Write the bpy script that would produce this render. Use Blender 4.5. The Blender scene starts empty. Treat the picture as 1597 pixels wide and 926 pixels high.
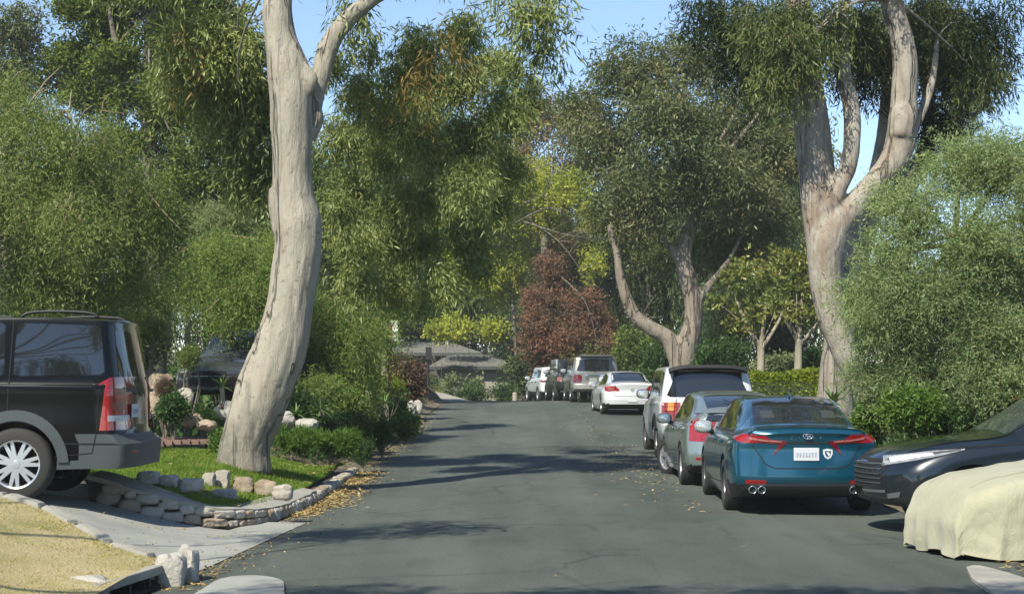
import bpy, bmesh, math, random
import numpy as np
from mathutils import Vector, Matrix, noise
from mathutils.bvhtree import BVHTree

S = bpy.context.scene
COL = S.collection

# ------------------------------------------------------------------ camera
FPX, CX, CY, CAMH, HOR = 2600.0, 798.5, 463.0, 1.60, 600.0
PITCH = math.atan((HOR - CY) / FPX)
cam_d = bpy.data.cameras.new('camera')
cam = bpy.data.objects.new('camera', cam_d); COL.objects.link(cam)
cam.location = (0, 0, CAMH); cam.rotation_euler = (math.pi / 2 + PITCH, 0, 0)
cam_d.sensor_width = 36; cam_d.lens = 36 * FPX / 1597.0
cam_d.clip_start = 0.05; cam_d.clip_end = 3000
S.camera = cam

# ------------------------------------------------------------------ sky, sun, exposure
SUN_EL, SUN_AZ = math.radians(46), math.radians(211)      # azimuth clockwise from +Y: behind the camera, to the left
wd = bpy.data.worlds.new('World'); S.world = wd; wd.use_nodes = True
nt = wd.node_tree; nt.nodes.clear()
sky = nt.nodes.new('ShaderNodeTexSky'); sky.sky_type = 'NISHITA'; sky.sun_disc = False
sky.sun_elevation = SUN_EL; sky.sun_rotation = SUN_AZ; sky.air_density = 1.0; sky.dust_density = 0.1; sky.ozone_density = 2.5; sky.altitude = 1200
bg = nt.nodes.new('ShaderNodeBackground'); bg.inputs[1].default_value = 0.1
wo = nt.nodes.new('ShaderNodeOutputWorld')
nt.links.new(sky.outputs[0], bg.inputs[0]); nt.links.new(bg.outputs[0], wo.inputs[0])
sl = bpy.data.lights.new('sun', 'SUN'); sl.energy = 4.0; sl.angle = math.radians(0.55); sl.color = (1, 0.93, 0.80)
so = bpy.data.objects.new('sun', sl); COL.objects.link(so)
tosun = Vector((math.sin(SUN_AZ) * math.cos(SUN_EL), math.cos(SUN_AZ) * math.cos(SUN_EL), math.sin(SUN_EL)))
so.rotation_euler = tosun.to_track_quat('Z', 'Y').to_euler(); so.location = (-10, -10, 30)
S.view_settings.view_transform = 'Standard'; S.view_settings.look = 'None'
S.view_settings.exposure = 1.0; S.view_settings.gamma = 1
S.cycles.max_bounces = 10; S.cycles.diffuse_bounces = 5; S.cycles.glossy_bounces = 3
S.cycles.transmission_bounces = 5; S.cycles.transparent_max_bounces = 6

# ------------------------------------------------------------------ helpers
def W(px, py, Y):
    """point on the sight line of photo pixel (px, py) at distance Y along the street"""
    c, s = math.cos(PITCH), math.sin(PITCH)
    a, b = (px - CX) / FPX, (CY - py) / FPX
    d = Vector((a, c - b * s, s + b * c))
    t = Y / d.y
    return Vector((0, 0, CAMH)) + d * t

def tag(o, label=None, cat=None, group=None, kind=None):
    if label: o['label'] = label
    if cat: o['category'] = cat
    if group: o['group'] = group
    if kind: o['kind'] = kind
    return o

def thing(name, label, cat, loc=(0, 0, 0), rz=0, group=None):
    o = bpy.data.objects.new(name, None); COL.objects.link(o)
    o.empty_display_size = 0.3
    o.location = loc; o.rotation_euler = (0, 0, rz)
    return tag(o, label, cat, group)

class MB:
    def __init__(s): s.v = []; s.f = []
    def add(s, vs, fs):
        n = len(s.v); s.v += [tuple(v) for v in vs]; s.f += [tuple(i + n for i in f) for f in fs]
        return s
    def box(s, c, d, rz=0, M=None):
        x, y, z = d[0] / 2, d[1] / 2, d[2] / 2
        R = Matrix.Rotation(rz, 3, 'Z') if M is None else M
        vs = [Vector(c) + R @ Vector(p) for p in
              [(-x, -y, -z), (x, -y, -z), (x, y, -z), (-x, y, -z), (-x, -y, z), (x, -y, z), (x, y, z), (-x, y, z)]]
        return s.add(vs, [(0, 3, 2, 1), (4, 5, 6, 7), (0, 1, 5, 4), (1, 2, 6, 5), (2, 3, 7, 6), (3, 0, 4, 7)])
    def tube(s, pts, rad, seg=10, cap=True):
        pts = [Vector(p) for p in pts]; n = len(pts)
        if not hasattr(rad, '__len__'): rad = [rad] * n
        up = None; vs = []; fs = []
        for i, p in enumerate(pts):
            t = (pts[min(i + 1, n - 1)] - pts[max(i - 1, 0)]).normalized()
            if up is None:
                up = Vector((0, 0, 1)) if abs(t.z) < .9 else Vector((1, 0, 0))
            a = t.cross(up)
            if a.length < 1e-4: a = t.cross(Vector((0, 1, 0)))
            a.normalize(); b = a.cross(t).normalized(); up = b
            r = rad[i]
            for k in range(seg):
                q = 2 * math.pi * k / seg
                vs.append(p + a * (math.cos(q) * r) + b * (math.sin(q) * r))
        for i in range(n - 1):
            for k in range(seg):
                k2 = (k + 1) % seg
                fs.append((i * seg + k, i * seg + k2, (i + 1) * seg + k2, (i + 1) * seg + k))
        if cap:
            fs.append(tuple(range(seg))[::-1]); fs.append(tuple((n - 1) * seg + k for k in range(seg)))
        return s.add(vs, fs)
    def lathe(s, prof, seg=24, M=Matrix(), closed=False):
        """prof: (r, h) pairs, axis = local Y"""
        vs = []; fs = []; n = len(prof)
        for r, h in prof:
            for k in range(seg):
                q = 2 * math.pi * k / seg
                vs.append(M @ Vector((r * math.cos(q), h, r * math.sin(q))))
        for i in range(n if closed else n - 1):
            j = (i + 1) % n
            for k in range(seg):
                k2 = (k + 1) % seg
                fs.append((i * seg + k, i * seg + k2, j * seg + k2, j * seg + k))
        return s.add(vs, fs)
    def prism(s, poly, axis, a, b):
        """poly 2D extruded between a and b along axis 'x','y','z'"""
        n = len(poly)
        def P(p, t):
            if axis == 'x': return (t, p[0], p[1])
            if axis == 'y': return (p[0], t, p[1])
            return (p[0], p[1], t)
        vs = [P(p, a) for p in poly] + [P(p, b) for p in poly]
        fs = [tuple(range(n))[::-1], tuple(range(n, 2 * n))] + [(i, (i + 1) % n, n + (i + 1) % n, n + i) for i in range(n)]
        return s.add(vs, fs)

def mkmesh(name, vs, fs, mats, smooth=False):
    me = bpy.data.meshes.new(name)
    me.from_pydata([tuple(v) for v in vs], [], fs)
    for m in (mats if isinstance(mats, (list, tuple)) else [mats]): me.materials.append(m)
    if smooth: me.shade_smooth()
    me.update()
    return me

def obj(name, mb, mat, parent=None, smooth=False, world=False, angle=None, bevel=None):
    """link one mesh object; world=True: vertices are in world space, the parent sits at its own location unrotated"""
    vs = mb.v
    if world and parent is not None:
        L = Vector(parent.location) if parent.parent is None else Vector(parent.parent.location)
        vs = [(v[0] - L.x, v[1] - L.y, v[2] - L.z) for v in vs]
    me = mkmesh(name, vs, mb.f, mat, smooth)
    if angle is not None: me.shade_smooth(); me.set_sharp_from_angle(angle=math.radians(angle))
    o = bpy.data.objects.new(name, me); COL.objects.link(o)
    if parent is not None: o.parent = parent
    if bevel:
        b = o.modifiers.new('bevel', 'BEVEL'); b.width = bevel; b.segments = 2; b.limit_method = 'ANGLE'
    return o

def qmesh(name, V, F, mat, smooth=False):
    """fast mesh from numpy arrays, F is (n, k) with constant k"""
    me = bpy.data.meshes.new(name)
    n, k = F.shape
    me.vertices.add(len(V)); me.vertices.foreach_set('co', V.astype(np.float32).ravel())
    me.loops.add(n * k); me.loops.foreach_set('vertex_index', F.astype(np.int32).ravel())
    me.polygons.add(n); me.polygons.foreach_set('loop_start', np.arange(0, n * k, k, dtype=np.int32))
    me.materials.append(mat)
    me.update(calc_edges=True)
    me.polygons.foreach_set('use_smooth', np.full(n, smooth, dtype=bool))
    return me

def evalmesh(ob):
    dg = bpy.context.evaluated_depsgraph_get(); dg.update()
    me = bpy.data.meshes.new_from_object(ob.evaluated_get(dg))
    return me

# ------------------------------------------------------------------ materials
def newmat(name):
    m = bpy.data.materials.new(name); m.use_nodes = True
    nt = m.node_tree; b = nt.nodes['Principled BSDF']
    return m, nt, b
def N(nt, t, **k):
    n = nt.nodes.new(t)
    for a, v in k.items(): setattr(n, a, v)
    return n
def col4(c): return (c[0], c[1], c[2], 1)
def plain(name, c, rough=.5, metal=0, coat=0, spec=None, emit=None):
    m, nt, b = newmat(name)
    b.inputs['Base Color'].default_value = col4(c); b.inputs['Roughness'].default_value = rough
    b.inputs['Metallic'].default_value = metal; b.inputs['Coat Weight'].default_value = coat
    b.inputs['Coat Roughness'].default_value = .04
    if spec is not None: b.inputs['Specular IOR Level'].default_value = spec
    return m
def ramp(nt, stops, fac):
    r = N(nt, 'ShaderNodeValToRGB'); e = r.color_ramp.elements
    while len(e) < len(stops): e.new(.5)
    for i, (p, c) in enumerate(stops): e[i].position = p; e[i].color = col4(c)
    nt.links.new(fac, r.inputs[0]); return r.outputs[0]
def noisetex(nt, scale, detail=4, rough=.5, vec=None, stretch=None, dist=0):
    t = N(nt, 'ShaderNodeTexNoise'); t.inputs['Scale'].default_value = scale
    t.inputs['Detail'].default_value = detail; t.inputs['Roughness'].default_value = rough
    t.inputs['Distortion'].default_value = dist
    if vec is None:
        vec = N(nt, 'ShaderNodeTexCoord').outputs['Object']
    if stretch:
        mp = N(nt, 'ShaderNodeMapping'); mp.inputs['Scale'].default_value = stretch
        nt.links.new(vec, mp.inputs[0]); vec = mp.outputs[0]
    nt.links.new(vec, t.inputs['Vector']); return t.outputs[0]
def mixc(nt, fac, a, b, mode='MIX'):
    m = N(nt, 'ShaderNodeMix', data_type='RGBA', blend_type=mode)
    for i, v in ((0, fac), (6, a), (7, b)):
        if isinstance(v, (int, float)): m.inputs[i].default_value = v
        elif isinstance(v, tuple): m.inputs[i].default_value = col4(v)
        else: nt.links.new(v, m.inputs[i])
    return m.outputs[2]
def bump(nt, b, h, strength=.3, dist=.02):
    n = N(nt, 'ShaderNodeBump'); n.inputs['Strength'].default_value = strength; n.inputs['Distance'].default_value = dist
    nt.links.new(h, n.inputs['Height']); nt.links.new(n.outputs[0], b.inputs['Normal'])
def surf(name, stops, scale=2, rough=.9, bscale=30, bstr=.3, bdist=.02, fine=None, stretch=None):
    stops = [(q, tuple(x * .82 for x in c)) for q, c in stops]
    m, nt, b = newmat(name)
    c = ramp(nt, stops, noisetex(nt, scale, 6, .6, stretch=stretch))
    if fine:
        c = mixc(nt, noisetex(nt, fine[0], 3, .6), c, fine[1])
        c.node.inputs[0].default_value = 1
    nt.links.new(c, b.inputs['Base Color']); b.inputs['Roughness'].default_value = rough; b.inputs['Specular IOR Level'].default_value = .15
    bump(nt, b, noisetex(nt, bscale, 4, .6, stretch=stretch), bstr, bdist)
    return m

def leafmat(name, c1, c2, c3, trans=.35, gloss=.04, clump=.8, rough=.45):
    gloss *= .35; c1, c2, c3 = [(r * 1.10, g * 1.10, b * .82) for r, g, b in (c1, c2, c3)]
    """c1..c3 the range of leaf colours; differs leaf by leaf and spray by spray"""
    m = bpy.data.materials.new(name); m.use_nodes = True; nt = m.node_tree; nt.nodes.clear()
    g = N(nt, 'ShaderNodeNewGeometry')
    tc = N(nt, 'ShaderNodeTexCoord')
    nz = noisetex(nt, clump, 2, .5, vec=tc.outputs['Object'])
    ad = N(nt, 'ShaderNodeMath', operation='MULTIPLY_ADD'); ad.inputs[1].default_value = .55
    nt.links.new(g.outputs['Random Per Island'], ad.inputs[0])
    sb = N(nt, 'ShaderNodeMath', operation='MULTIPLY_ADD'); sb.inputs[1].default_value = 1.3; sb.inputs[2].default_value = -.42
    nt.links.new(nz, sb.inputs[0]); nt.links.new(sb.outputs[0], ad.inputs[2])
    c = ramp(nt, [(0, c1), (.5, c2), (1, c3)], ad.outputs[0])
    d = N(nt, 'ShaderNodeBsdfDiffuse'); t = N(nt, 'ShaderNodeBsdfTranslucent'); gl = N(nt, 'ShaderNodeBsdfGlossy')
    gl.inputs['Roughness'].default_value = rough; gl.inputs['Color'].default_value = (.7, .75, .6, 1)
    nt.links.new(c, d.inputs[0])
    tcn = mixc(nt, 1.0, c, (1.0, 1.05, .55), 'MULTIPLY'); nt.links.new(tcn, t.inputs[0])
    m1 = N(nt, 'ShaderNodeMixShader'); m1.inputs[0].default_value = trans
    nt.links.new(d.outputs[0], m1.inputs[1]); nt.links.new(t.outputs[0], m1.inputs[2])
    m2 = N(nt, 'ShaderNodeMixShader'); m2.inputs[0].default_value = gloss
    nt.links.new(m1.outputs[0], m2.inputs[1]); nt.links.new(gl.outputs[0], m2.inputs[2])
    o = N(nt, 'ShaderNodeOutputMaterial'); nt.links.new(m2.outputs[0], o.inputs[0])
    return m

def barkmat(name, a, b_, c, dark, vs=.35, base_z=None, patch=None):
    m, nt, b = newmat(name)
    a, b_, c = [tuple(x * .80 for x in q) for q in (a, b_, c)]
    base = ramp(nt, [(.34, a), (.5, b_), (.66, c)], noisetex(nt, 1.8, 8, .7, stretch=(1.2, 1.2, vs), dist=.8))
    if patch:      # sheets of peeled bark of another colour
        pf = ramp(nt, [(.55, (0, 0, 0)), (.64, (1, 1, 1))], noisetex(nt, .9, 5, .6, stretch=(1, 1, .45), dist=1.2))
        base = mixc(nt, pf, base, patch)
    streak = ramp(nt, [(.52, (0, 0, 0)), (.68, (1, 1, 1))], noisetex(nt, 7, 6, .65, stretch=(1, 1, .10), dist=.5))
    f = N(nt, 'ShaderNodeMath', operation='MULTIPLY'); f.inputs[1].default_value = .75
    nt.links.new(streak, f.inputs[0]); c1 = mixc(nt, f.outputs[0], base, dark)
    cr = ramp(nt, [(.485, (0, 0, 0)), (.5, (1, 1, 1)), (.515, (0, 0, 0))], noisetex(nt, 1.3, 5, .55, stretch=(1, 1, .09), dist=.3))
    f3 = N(nt, 'ShaderNodeMath', operation='MULTIPLY'); f3.inputs[1].default_value = .7; nt.links.new(cr, f3.inputs[0])
    c1 = mixc(nt, f3.outputs[0], c1, tuple(x * .5 for x in dark))
    spk = ramp(nt, [(.58, (0, 0, 0)), (.68, (.6, .6, .6))], noisetex(nt, 11, 4, .65))
    c2 = mixc(nt, spk, c1, tuple(x * .75 for x in dark))
    if base_z:      # old weathered grey bark round the foot
        tc = N(nt, 'ShaderNodeTexCoord'); sp = N(nt, 'ShaderNodeSeparateXYZ'); nt.links.new(tc.outputs['Object'], sp.inputs[0])
        ad = N(nt, 'ShaderNodeMath', operation='MULTIPLY_ADD'); ad.inputs[1].default_value = 1.6; nt.links.new(noisetex(nt, 2.2, 5, .6), ad.inputs[0]); nt.links.new(sp.outputs[2], ad.inputs[2])
        mr = N(nt, 'ShaderNodeMapRange'); mr.inputs[1].default_value = base_z + 1.1; mr.inputs[2].default_value = base_z + .35; mr.inputs[3].default_value = 0; mr.inputs[4].default_value = .9
        nt.links.new(ad.outputs[0], mr.inputs[0])
        gr = ramp(nt, [(.4, tuple(x * .9 for x in dark)), (.6, tuple((x + y) / 2 for x, y in zip(dark, a)))], noisetex(nt, 9, 6, .7, stretch=(1, 1, .5)))
        c2 = mixc(nt, mr.outputs[0], c2, gr)
    nt.links.new(c2, b.inputs['Base Color']); b.inputs['Roughness'].default_value = .85; b.inputs['Specular IOR Level'].default_value = .2
    h = N(nt, 'ShaderNodeMath', operation='SUBTRACT'); nt.links.new(noisetex(nt, 10, 7, .7, stretch=(1, 1, .22)), h.inputs[0]); nt.links.new(cr, h.inputs[1])
    bump(nt, b, h.outputs[0], .9, .06)
    return m

M = {}
M['asphalt'], nt, b = newmat('asphalt'); b.inputs['Specular IOR Level'].default_value = .25
big = ramp(nt, [(.35, (.058, .070, .060)), (.65, (.090, .102, .088))], noisetex(nt, .35, 4, .6, stretch=(1, .35, 1)))
fine = ramp(nt, [(.3, (.62, .62, .62)), (.7, (1.35, 1.35, 1.35))], noisetex(nt, 45, 4, .8))
st = ramp(nt, [(.52, (1, 1, 1)), (.72, (.74, .74, .74))], noisetex(nt, 1.1, 6, .65, stretch=(1.6, .5, 1)))
cc = mixc(nt, 1.0, mixc(nt, 1.0, big, fine, 'MULTIPLY'), st, 'MULTIPLY')
# wheel-polished lanes, running along the street
lane = ramp(nt, [(.42, (.93, .93, .93)), (.6, (1.12, 1.12, 1.11))], noisetex(nt, .9, 3, .5, stretch=(1.3, .03, 1)))
cc = mixc(nt, 1.0, cc, lane, 'MULTIPLY')
# sealed hairline cracks
vt = N(nt, 'ShaderNodeTexVoronoi', feature='DISTANCE_TO_EDGE'); vt.inputs['Scale'].default_value = .42
tcw = N(nt, 'ShaderNodeTexCoord'); dn = N(nt, 'ShaderNodeTexNoise'); dn.inputs['Scale'].default_value = 1.6; dn.inputs['Detail'].default_value = 5
nt.links.new(tcw.outputs['Object'], dn.inputs['Vector'])
va = N(nt, 'ShaderNodeMix', data_type='RGBA', blend_type='LINEAR_LIGHT'); va.inputs[0].default_value = .18
nt.links.new(tcw.outputs['Object'], va.inputs[6]); nt.links.new(dn.outputs[1], va.inputs[7]); nt.links.new(va.outputs[2], vt.inputs['Vector'])
ck = ramp(nt, [(.0, (1, 1, 1)), (.02, (0, 0, 0))], vt.outputs['Distance'])
ckm = ramp(nt, [(.45, (0, 0, 0)), (.55, (.8, .8, .8))], noisetex(nt, .25, 3, .5))
ckf = mixc(nt, 1.0, ck, ckm, 'MULTIPLY')
cc = mixc(nt, ckf, cc, (.035, .038, .036))
nt.links.new(cc, b.inputs['Base Color']); b.inputs['Roughness'].default_value = .82
bump(nt, b, noisetex(nt, 120, 3, .7), .35, .01)
M['concrete'] = surf('concrete', [(.3, (.27, .28, .25)), (.6, (.36, .365, .33)), (.8, (.41, .41, .36))], 1.5, .85, 40, .2)
M['ledge'] = surf('ledge_concrete', [(.3, (.27, .265, .23)), (.7, (.43, .415, .355))], 3, .9, 30, .4)
M['soil'] = surf('soil', [(.3, (.07, .06, .04)), (.55, (.13, .11, .07)), (.75, (.09, .10, .05))], 1.2, .95, 20, .5, .05)
M['verge'] = surf('verge', [(.3, (.10, .09, .06)), (.55, (.19, .17, .12)), (.75, (.24, .22, .17))], 2.2, .95, 25, .5, .04)
M['lawn'] = surf('lawn_base', [(.3, (.06, .10, .02)), (.7, (.10, .15, .035))], 3, .95, 40, .5, .04)
M['drygrass'] = surf('dry_grass', [(.25, (.22, .24, .08)), (.42, (.40, .34, .17)), (.6, (.5, .42, .24)), (.8, (.42, .33, .18))], 1.6, .95, 45, .6, .04)
M['stone'] = surf('stone', [(.25, (.20, .185, .15)), (.5, (.40, .37, .31)), (.75, (.54, .50, .42))], 2.5, .9, 14, .6, .04)
M['stone_brown'] = surf('stone_brown', [(.25, (.17, .13, .09)), (.5, (.34, .27, .19)), (.75, (.48, .41, .32))], 3, .9, 14, .6, .04)
M['stone_pale'] = surf('stone_pale', [(.2, (.18, .18, .165)), (.4, (.40, .385, .34)), (.75, (.55, .53, .46))], 4, .9, 16, .6, .04)
M['brick'] = surf('brick_paving', [(.3, (.19, .12, .10)), (.7, (.28, .18, .15))], 5, .9, 40, .3)
M['mortar'] = surf('mortar', [(.3, (.06, .055, .05)), (.7, (.12, .11, .1))], 6, .95, 30, .4)
M['black'] = plain('black_plastic', (.012, .012, .013), .55)
M['gap'] = plain('gap_black', (.004, .004, .004), .9)
M['trim'] = plain('grey_plastic', (.045, .055, .058), .55)
M['chrome'] = plain('chrome', (.75, .76, .78), .12, 1)
M['alloy'] = plain('alloy', (.62, .63, .65), .32, .8)
M['alloy_dark'] = plain('alloy_dark', (.2, .2, .21), .35, .8)
M['white_plastic'] = plain('white_plastic', (.7, .72, .72), .4)
M['plate'] = plain('plate_white', (.50, .52, .54), .45)
M['platemark'] = plain('plate_print', (.28, .31, .38), .5)
m, nt, b = newmat('tyre'); b.inputs['Roughness'].default_value = .8; b.inputs['Base Color'].default_value = (.022, .021, .02, 1)
M['tyre'] = m
def glassmat(name, c, rough=.03, mix=.0):
    m, nt, b = newmat(name)
    b.inputs['Base Color'].default_value = col4(c); b.inputs['Roughness'].default_value = rough
    b.inputs['Specular IOR Level'].default_value = .9; b.inputs['Coat Weight'].default_value = .4; b.inputs['Coat Roughness'].default_value = .02
    return m
M['glass'] = glassmat('tinted_glass', (.012, .014, .014))
M['glass_rear'] = plain('rear_glass', (.008, .010, .011), .04, spec=.35)
M['glass_pale'] = glassmat('window_glass', (.05, .065, .06))
def lampmat(name, c, rough=.12):
    m, nt, b = newmat(name)
    cc = ramp(nt, [(.35, tuple(x * .55 for x in c)), (.65, c)], noisetex(nt, 25, 2, .5, stretch=(1, 1, 3)))
    nt.links.new(cc, b.inputs['Base Color']); b.inputs['Roughness'].default_value = rough
    b.inputs['Coat Weight'].default_value = 1; b.inputs['Coat Roughness'].default_value = .03
    return m
M['red_lamp'] = lampmat('red_lamp', (.34, .01, .010))
M['dark_red_lamp'] = lampmat('dark_red_lamp', (.14, .008, .012))
M['amber_lamp'] = lampmat('amber_lamp', (.9, .32, .02))
M['lamp_lens'] = lampmat('lamp_lens', (.30, .31, .32))
M['clear_lamp'] = lampmat('clear_lamp', (.75, .76, .76))
M['pink_lamp'] = lampmat('pink_lamp', (.42, .14, .12))
def paint(name, c, metal=.0, rough=.35, flake=.0):
    m, nt, b = newmat(name)
    b.inputs['Base Color'].default_value = col4(c); b.inputs['Metallic'].default_value = metal; b.inputs['Roughness'].default_value = rough
    b.inputs['Coat Weight'].default_value = 1; b.inputs['Coat Roughness'].default_value = .03; b.inputs['Coat IOR'].default_value = 1.5
    # road dust low on the body and a faint unevenness of the sheen
    nz = noisetex(nt, 3, 4, .6)
    r = N(nt, 'ShaderNodeMapRange'); r.inputs[3].default_value = .02; r.inputs[4].default_value = .14
    nt.links.new(nz, r.inputs[0]); nt.links.new(r.outputs[0], b.inputs['Coat Roughness'])
    return m

# leaves
M['euc'] = leafmat('eucalyptus_leaves', (.08, .11, .045), (.17, .205, .08), (.31, .33, .14), .3, .10)
M['euc_brown'] = leafmat('eucalyptus_leaves_far', (.05, .075, .038), (.095, .12, .06), (.22, .185, .11), .3, .08, clump=.35)
M['euc_mid'] = leafmat('eucalyptus_leaves_olive', (.035, .055, .024), (.08, .105, .042), (.17, .185, .075), .3, .08)
M['rust_leaf'] = leafmat('rusty_leaves', (.10, .09, .04), (.20, .14, .06), (.32, .21, .10), .35, .03)
M['euc_rust'] = leafmat('eucalyptus_leaves_rust', (.05, .07, .03), (.11, .10, .05), (.30, .17, .08), .3, .03, clump=.35)
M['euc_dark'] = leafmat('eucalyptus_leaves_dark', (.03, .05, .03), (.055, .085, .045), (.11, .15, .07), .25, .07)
M['cypress'] = leafmat('cypress_foliage', (.025, .045, .018), (.07, .10, .03), (.20, .24, .06), .2, .02)
M['pepper'] = leafmat('pepper_tree_leaves', (.10, .16, .05), (.19, .26, .085), (.31, .36, .14), .45, .04, clump=.5)
M['pepper_dull'] = leafmat('pepper_tree_leaves_dull', (.08, .12, .05), (.155, .20, .08), (.27, .31, .13), .4, .04, clump=.4)
M['acacia'] = leafmat('acacia_leaves', (.095, .145, .085), (.20, .265, .15), (.33, .39, .22), .4, .05, clump=.5)
M['yellowgreen'] = leafmat('yellow_green_leaves', (.15, .19, .04), (.32, .36, .07), (.50, .50, .11), .4, .03)
M['red'] = leafmat('red_leaves', (.07, .075, .055), (.16, .095, .08), (.30, .13, .11), .3, .03, clump=.6)
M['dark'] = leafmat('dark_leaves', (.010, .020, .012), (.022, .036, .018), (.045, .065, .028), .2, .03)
M['mid'] = leafmat('mid_green_leaves', (.045, .075, .03), (.09, .135, .045), (.18, .22, .07), .3, .03)
M['magnolia'] = leafmat('magnolia_leaves', (.05, .08, .025), (.13, .165, .045), (.34, .28, .09), .35, .12)
M['hedge'] = leafmat('hedge_leaves', (.07, .12, .015), (.16, .21, .025), (.28, .30, .045), .35, .05, clump=2)
M['shrub'] = leafmat('shrub_leaves', (.035, .08, .018), (.08, .15, .03), (.16, .25, .06), .35, .06)
M['shrub_dark'] = leafmat('dark_shrub_leaves', (.02, .05, .02), (.04, .085, .03), (.08, .14, .05), .3, .05)
M['purple'] = leafmat('purple_leaves', (.05, .035, .035), (.10, .065, .055), (.16, .10, .08), .25, .04)
M['silver'] = leafmat('silver_leaves', (.10, .13, .07), (.18, .21, .13), (.30, .32, .22), .35, .04)
M['aloe'] = leafmat('aloe_leaves', (.06, .11, .05), (.11, .18, .07), (.2, .28, .1), .2, .12)
M['pine'] = leafmat('pine_needles', (.03, .055, .028), (.06, .09, .045), (.12, .15, .07), .25, .03)
M['grassblade'] = leafmat('grass_blades', (.07, .13, .02), (.13, .21, .04), (.26, .31, .09), .4, .03, clump=2)
M['dryblade'] = leafmat('dry_grass_blades', (.2, .22, .07), (.4, .34, .17), (.55, .46, .27), .3, .03, clump=1.2)
M['litter'] = leafmat('fallen_leaf', (.15, .10, .055), (.28, .20, .11), (.40, .33, .22), .1, .05, clump=3)
M['bark'] = barkmat('smooth_bark', (.35, .32, .25), (.45, .415, .325), (.37, .315, .24), (.16, .145, .12), base_z=.6)
M['bark_mixed'] = barkmat('peeling_bark', (.34, .30, .24), (.43, .40, .33), (.31, .25, .185), (.14, .105, .075), patch=(.25, .19, .135))
M['bark_far'] = barkmat('mottled_bark', (.24, .21, .165), (.31, .27, .21), (.22, .185, .14), (.11, .09, .07), patch=(.17, .135, .10))
M['bark_brown'] = barkmat('brown_bark', (.24, .16, .10), (.36, .25, .16), (.42, .32, .22), (.10, .07, .05))
M['bark_white'] = barkmat('white_bark', (.30, .28, .235), (.37, .345, .29), (.28, .24, .185), (.14, .115, .09), .2)
M['bark_grey'] = barkmat('grey_bark', (.15, .13, .10), (.25, .22, .18), (.2, .17, .13), (.07, .06, .05))
M['bark_pale'] = barkmat('pale_bark', (.3, .27, .2), (.42, .38, .28), (.36, .31, .23), (.15, .13, .1))
M['roof'] = surf('roof_shingle', [(.3, (.13, .135, .12)), (.7, (.2, .2, .18))], 3, .9, 20, .4, stretch=(1, 4, 4))
M['wall_tan'] = surf('tan_stucco', [(.3, (.23, .22, .17)), (.7, (.29, .28, .22))], 2, .9, 60, .2)
M['fascia'] = plain('dark_timber', (.05, .055, .05), .7)
M['sign_white'] = plain('sign_white', (.75, .76, .74), .4)
M['post_red'] = plain('sign_post', (.16, .05, .045), .7)
M['post_dark'] = plain('dark_metal', (.02, .022, .022), .5)
M['wood'] = surf('weathered_wood', [(.3, (.2, .13, .10)), (.7, (.32, .22, .17))], 6, .9, 20, .4, stretch=(2, 2, .3))
M['iron'] = plain('drain_iron', (.05, .055, .055), .6, .3)
# ------------------------------------------------------------------ the lie of the land
_ky = np.array([-60, 0, 18, 24, 28.5, 33.6, 43, 53.5, 60, 66, 69, 74, 82, 92, 110, 200, 1500])
_kz = np.array([0, 0, 0, .01, .045, .13, .36, .63, .78, .895, .925, .86, .62, .42, .35, .35, .35])
_ty = np.arange(-60, 1500, .5); _tz = np.interp(_ty, _ky, _kz)
_k = np.hanning(13); _k /= _k.sum(); _tzs = np.convolve(np.pad(_tz, 6, mode='edge'), _k, 'valid')
def ZR(y): return float(np.interp(y, _ty, _tzs))
ZRv = lambda y: np.interp(y, _ty, _tzs)
XL, XR = -2.75, 4.95
def sstep(a, b, x):
    t = min(1, max(0, (x - a) / (b - a))); return t * t * (3 - 2 * t)
def XLe(y):            # left edge of the asphalt
    return XL + .10 * math.sin(y * .35) * (1 if y > 22 else .3)
def road_shift(y): return -((max(0, y - 70)) ** 2) * .045 if y < 98 else -35.3
def edge_near(x):      # far edge of the near dry-grass island, as a function of X (driveway side)
    return 13.9 + 1.1 * sstep(-2.9, -4.6, x) if x > -4.6 else 15.0 + .03 * (-4.6 - x)
def zmound(x, y):
    e = -2.85 - x
    z = .17 + .47 * sstep(0, 2.0, e) + .04 * math.sin(x * 2 + y)*min(1, max(0, e))
    return z - .05 * sstep(13, 9, y)
def zdrive(x, y): return ZR(y) + .004 + .40 * sstep(-2.95, -5.3, x)
def zlawn(x, y):
    s = XL - x
    return ZR(y) + .18 + .22 * sstep(.2, 1.6, s) + .02 * max(0, y - 20) * sstep(0, 3, s) + .10 * sstep(2, 8, s)
def G(x, y):
    """finished ground height anywhere"""
    zr = ZR(y)
    if x < -2.9 and y < 18.5:
        if y < edge_near(x): return zmound(x, y)
        if y < 17.9 + .5 * sstep(-4, -8, x): return zdrive(x, y)
        return zlawn(x, y)
    if x < XL: return zlawn(x, y)
    if x > XR + .1:
        if y < 19.5: return zr + .06 * max(0, x - XR)
        return zr + .12 + .05 * max(0, x - XR - .3)
    return zr

def grid(name, xs, ys, fn, mat, kind=None, parent=None, smooth=True):
    X, Y = np.meshgrid(xs, ys)
    Z = np.vectorize(fn)(X, Y)
    nx, ny = len(xs), len(ys)
    V = np.stack([X.ravel(), Y.ravel(), Z.ravel()], 1)
    i = np.arange(nx - 1)[None, :] + nx * np.arange(ny - 1)[:, None]
    F = np.stack([i.ravel(), i.ravel() + 1, i.ravel() + nx + 1, i.ravel() + nx], 1)
    o = bpy.data.objects.new(name, qmesh(name, V, F, mat, smooth)); COL.objects.link(o)
    if parent: o.parent = parent
    return tag(o, kind=kind) if kind else o

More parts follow.
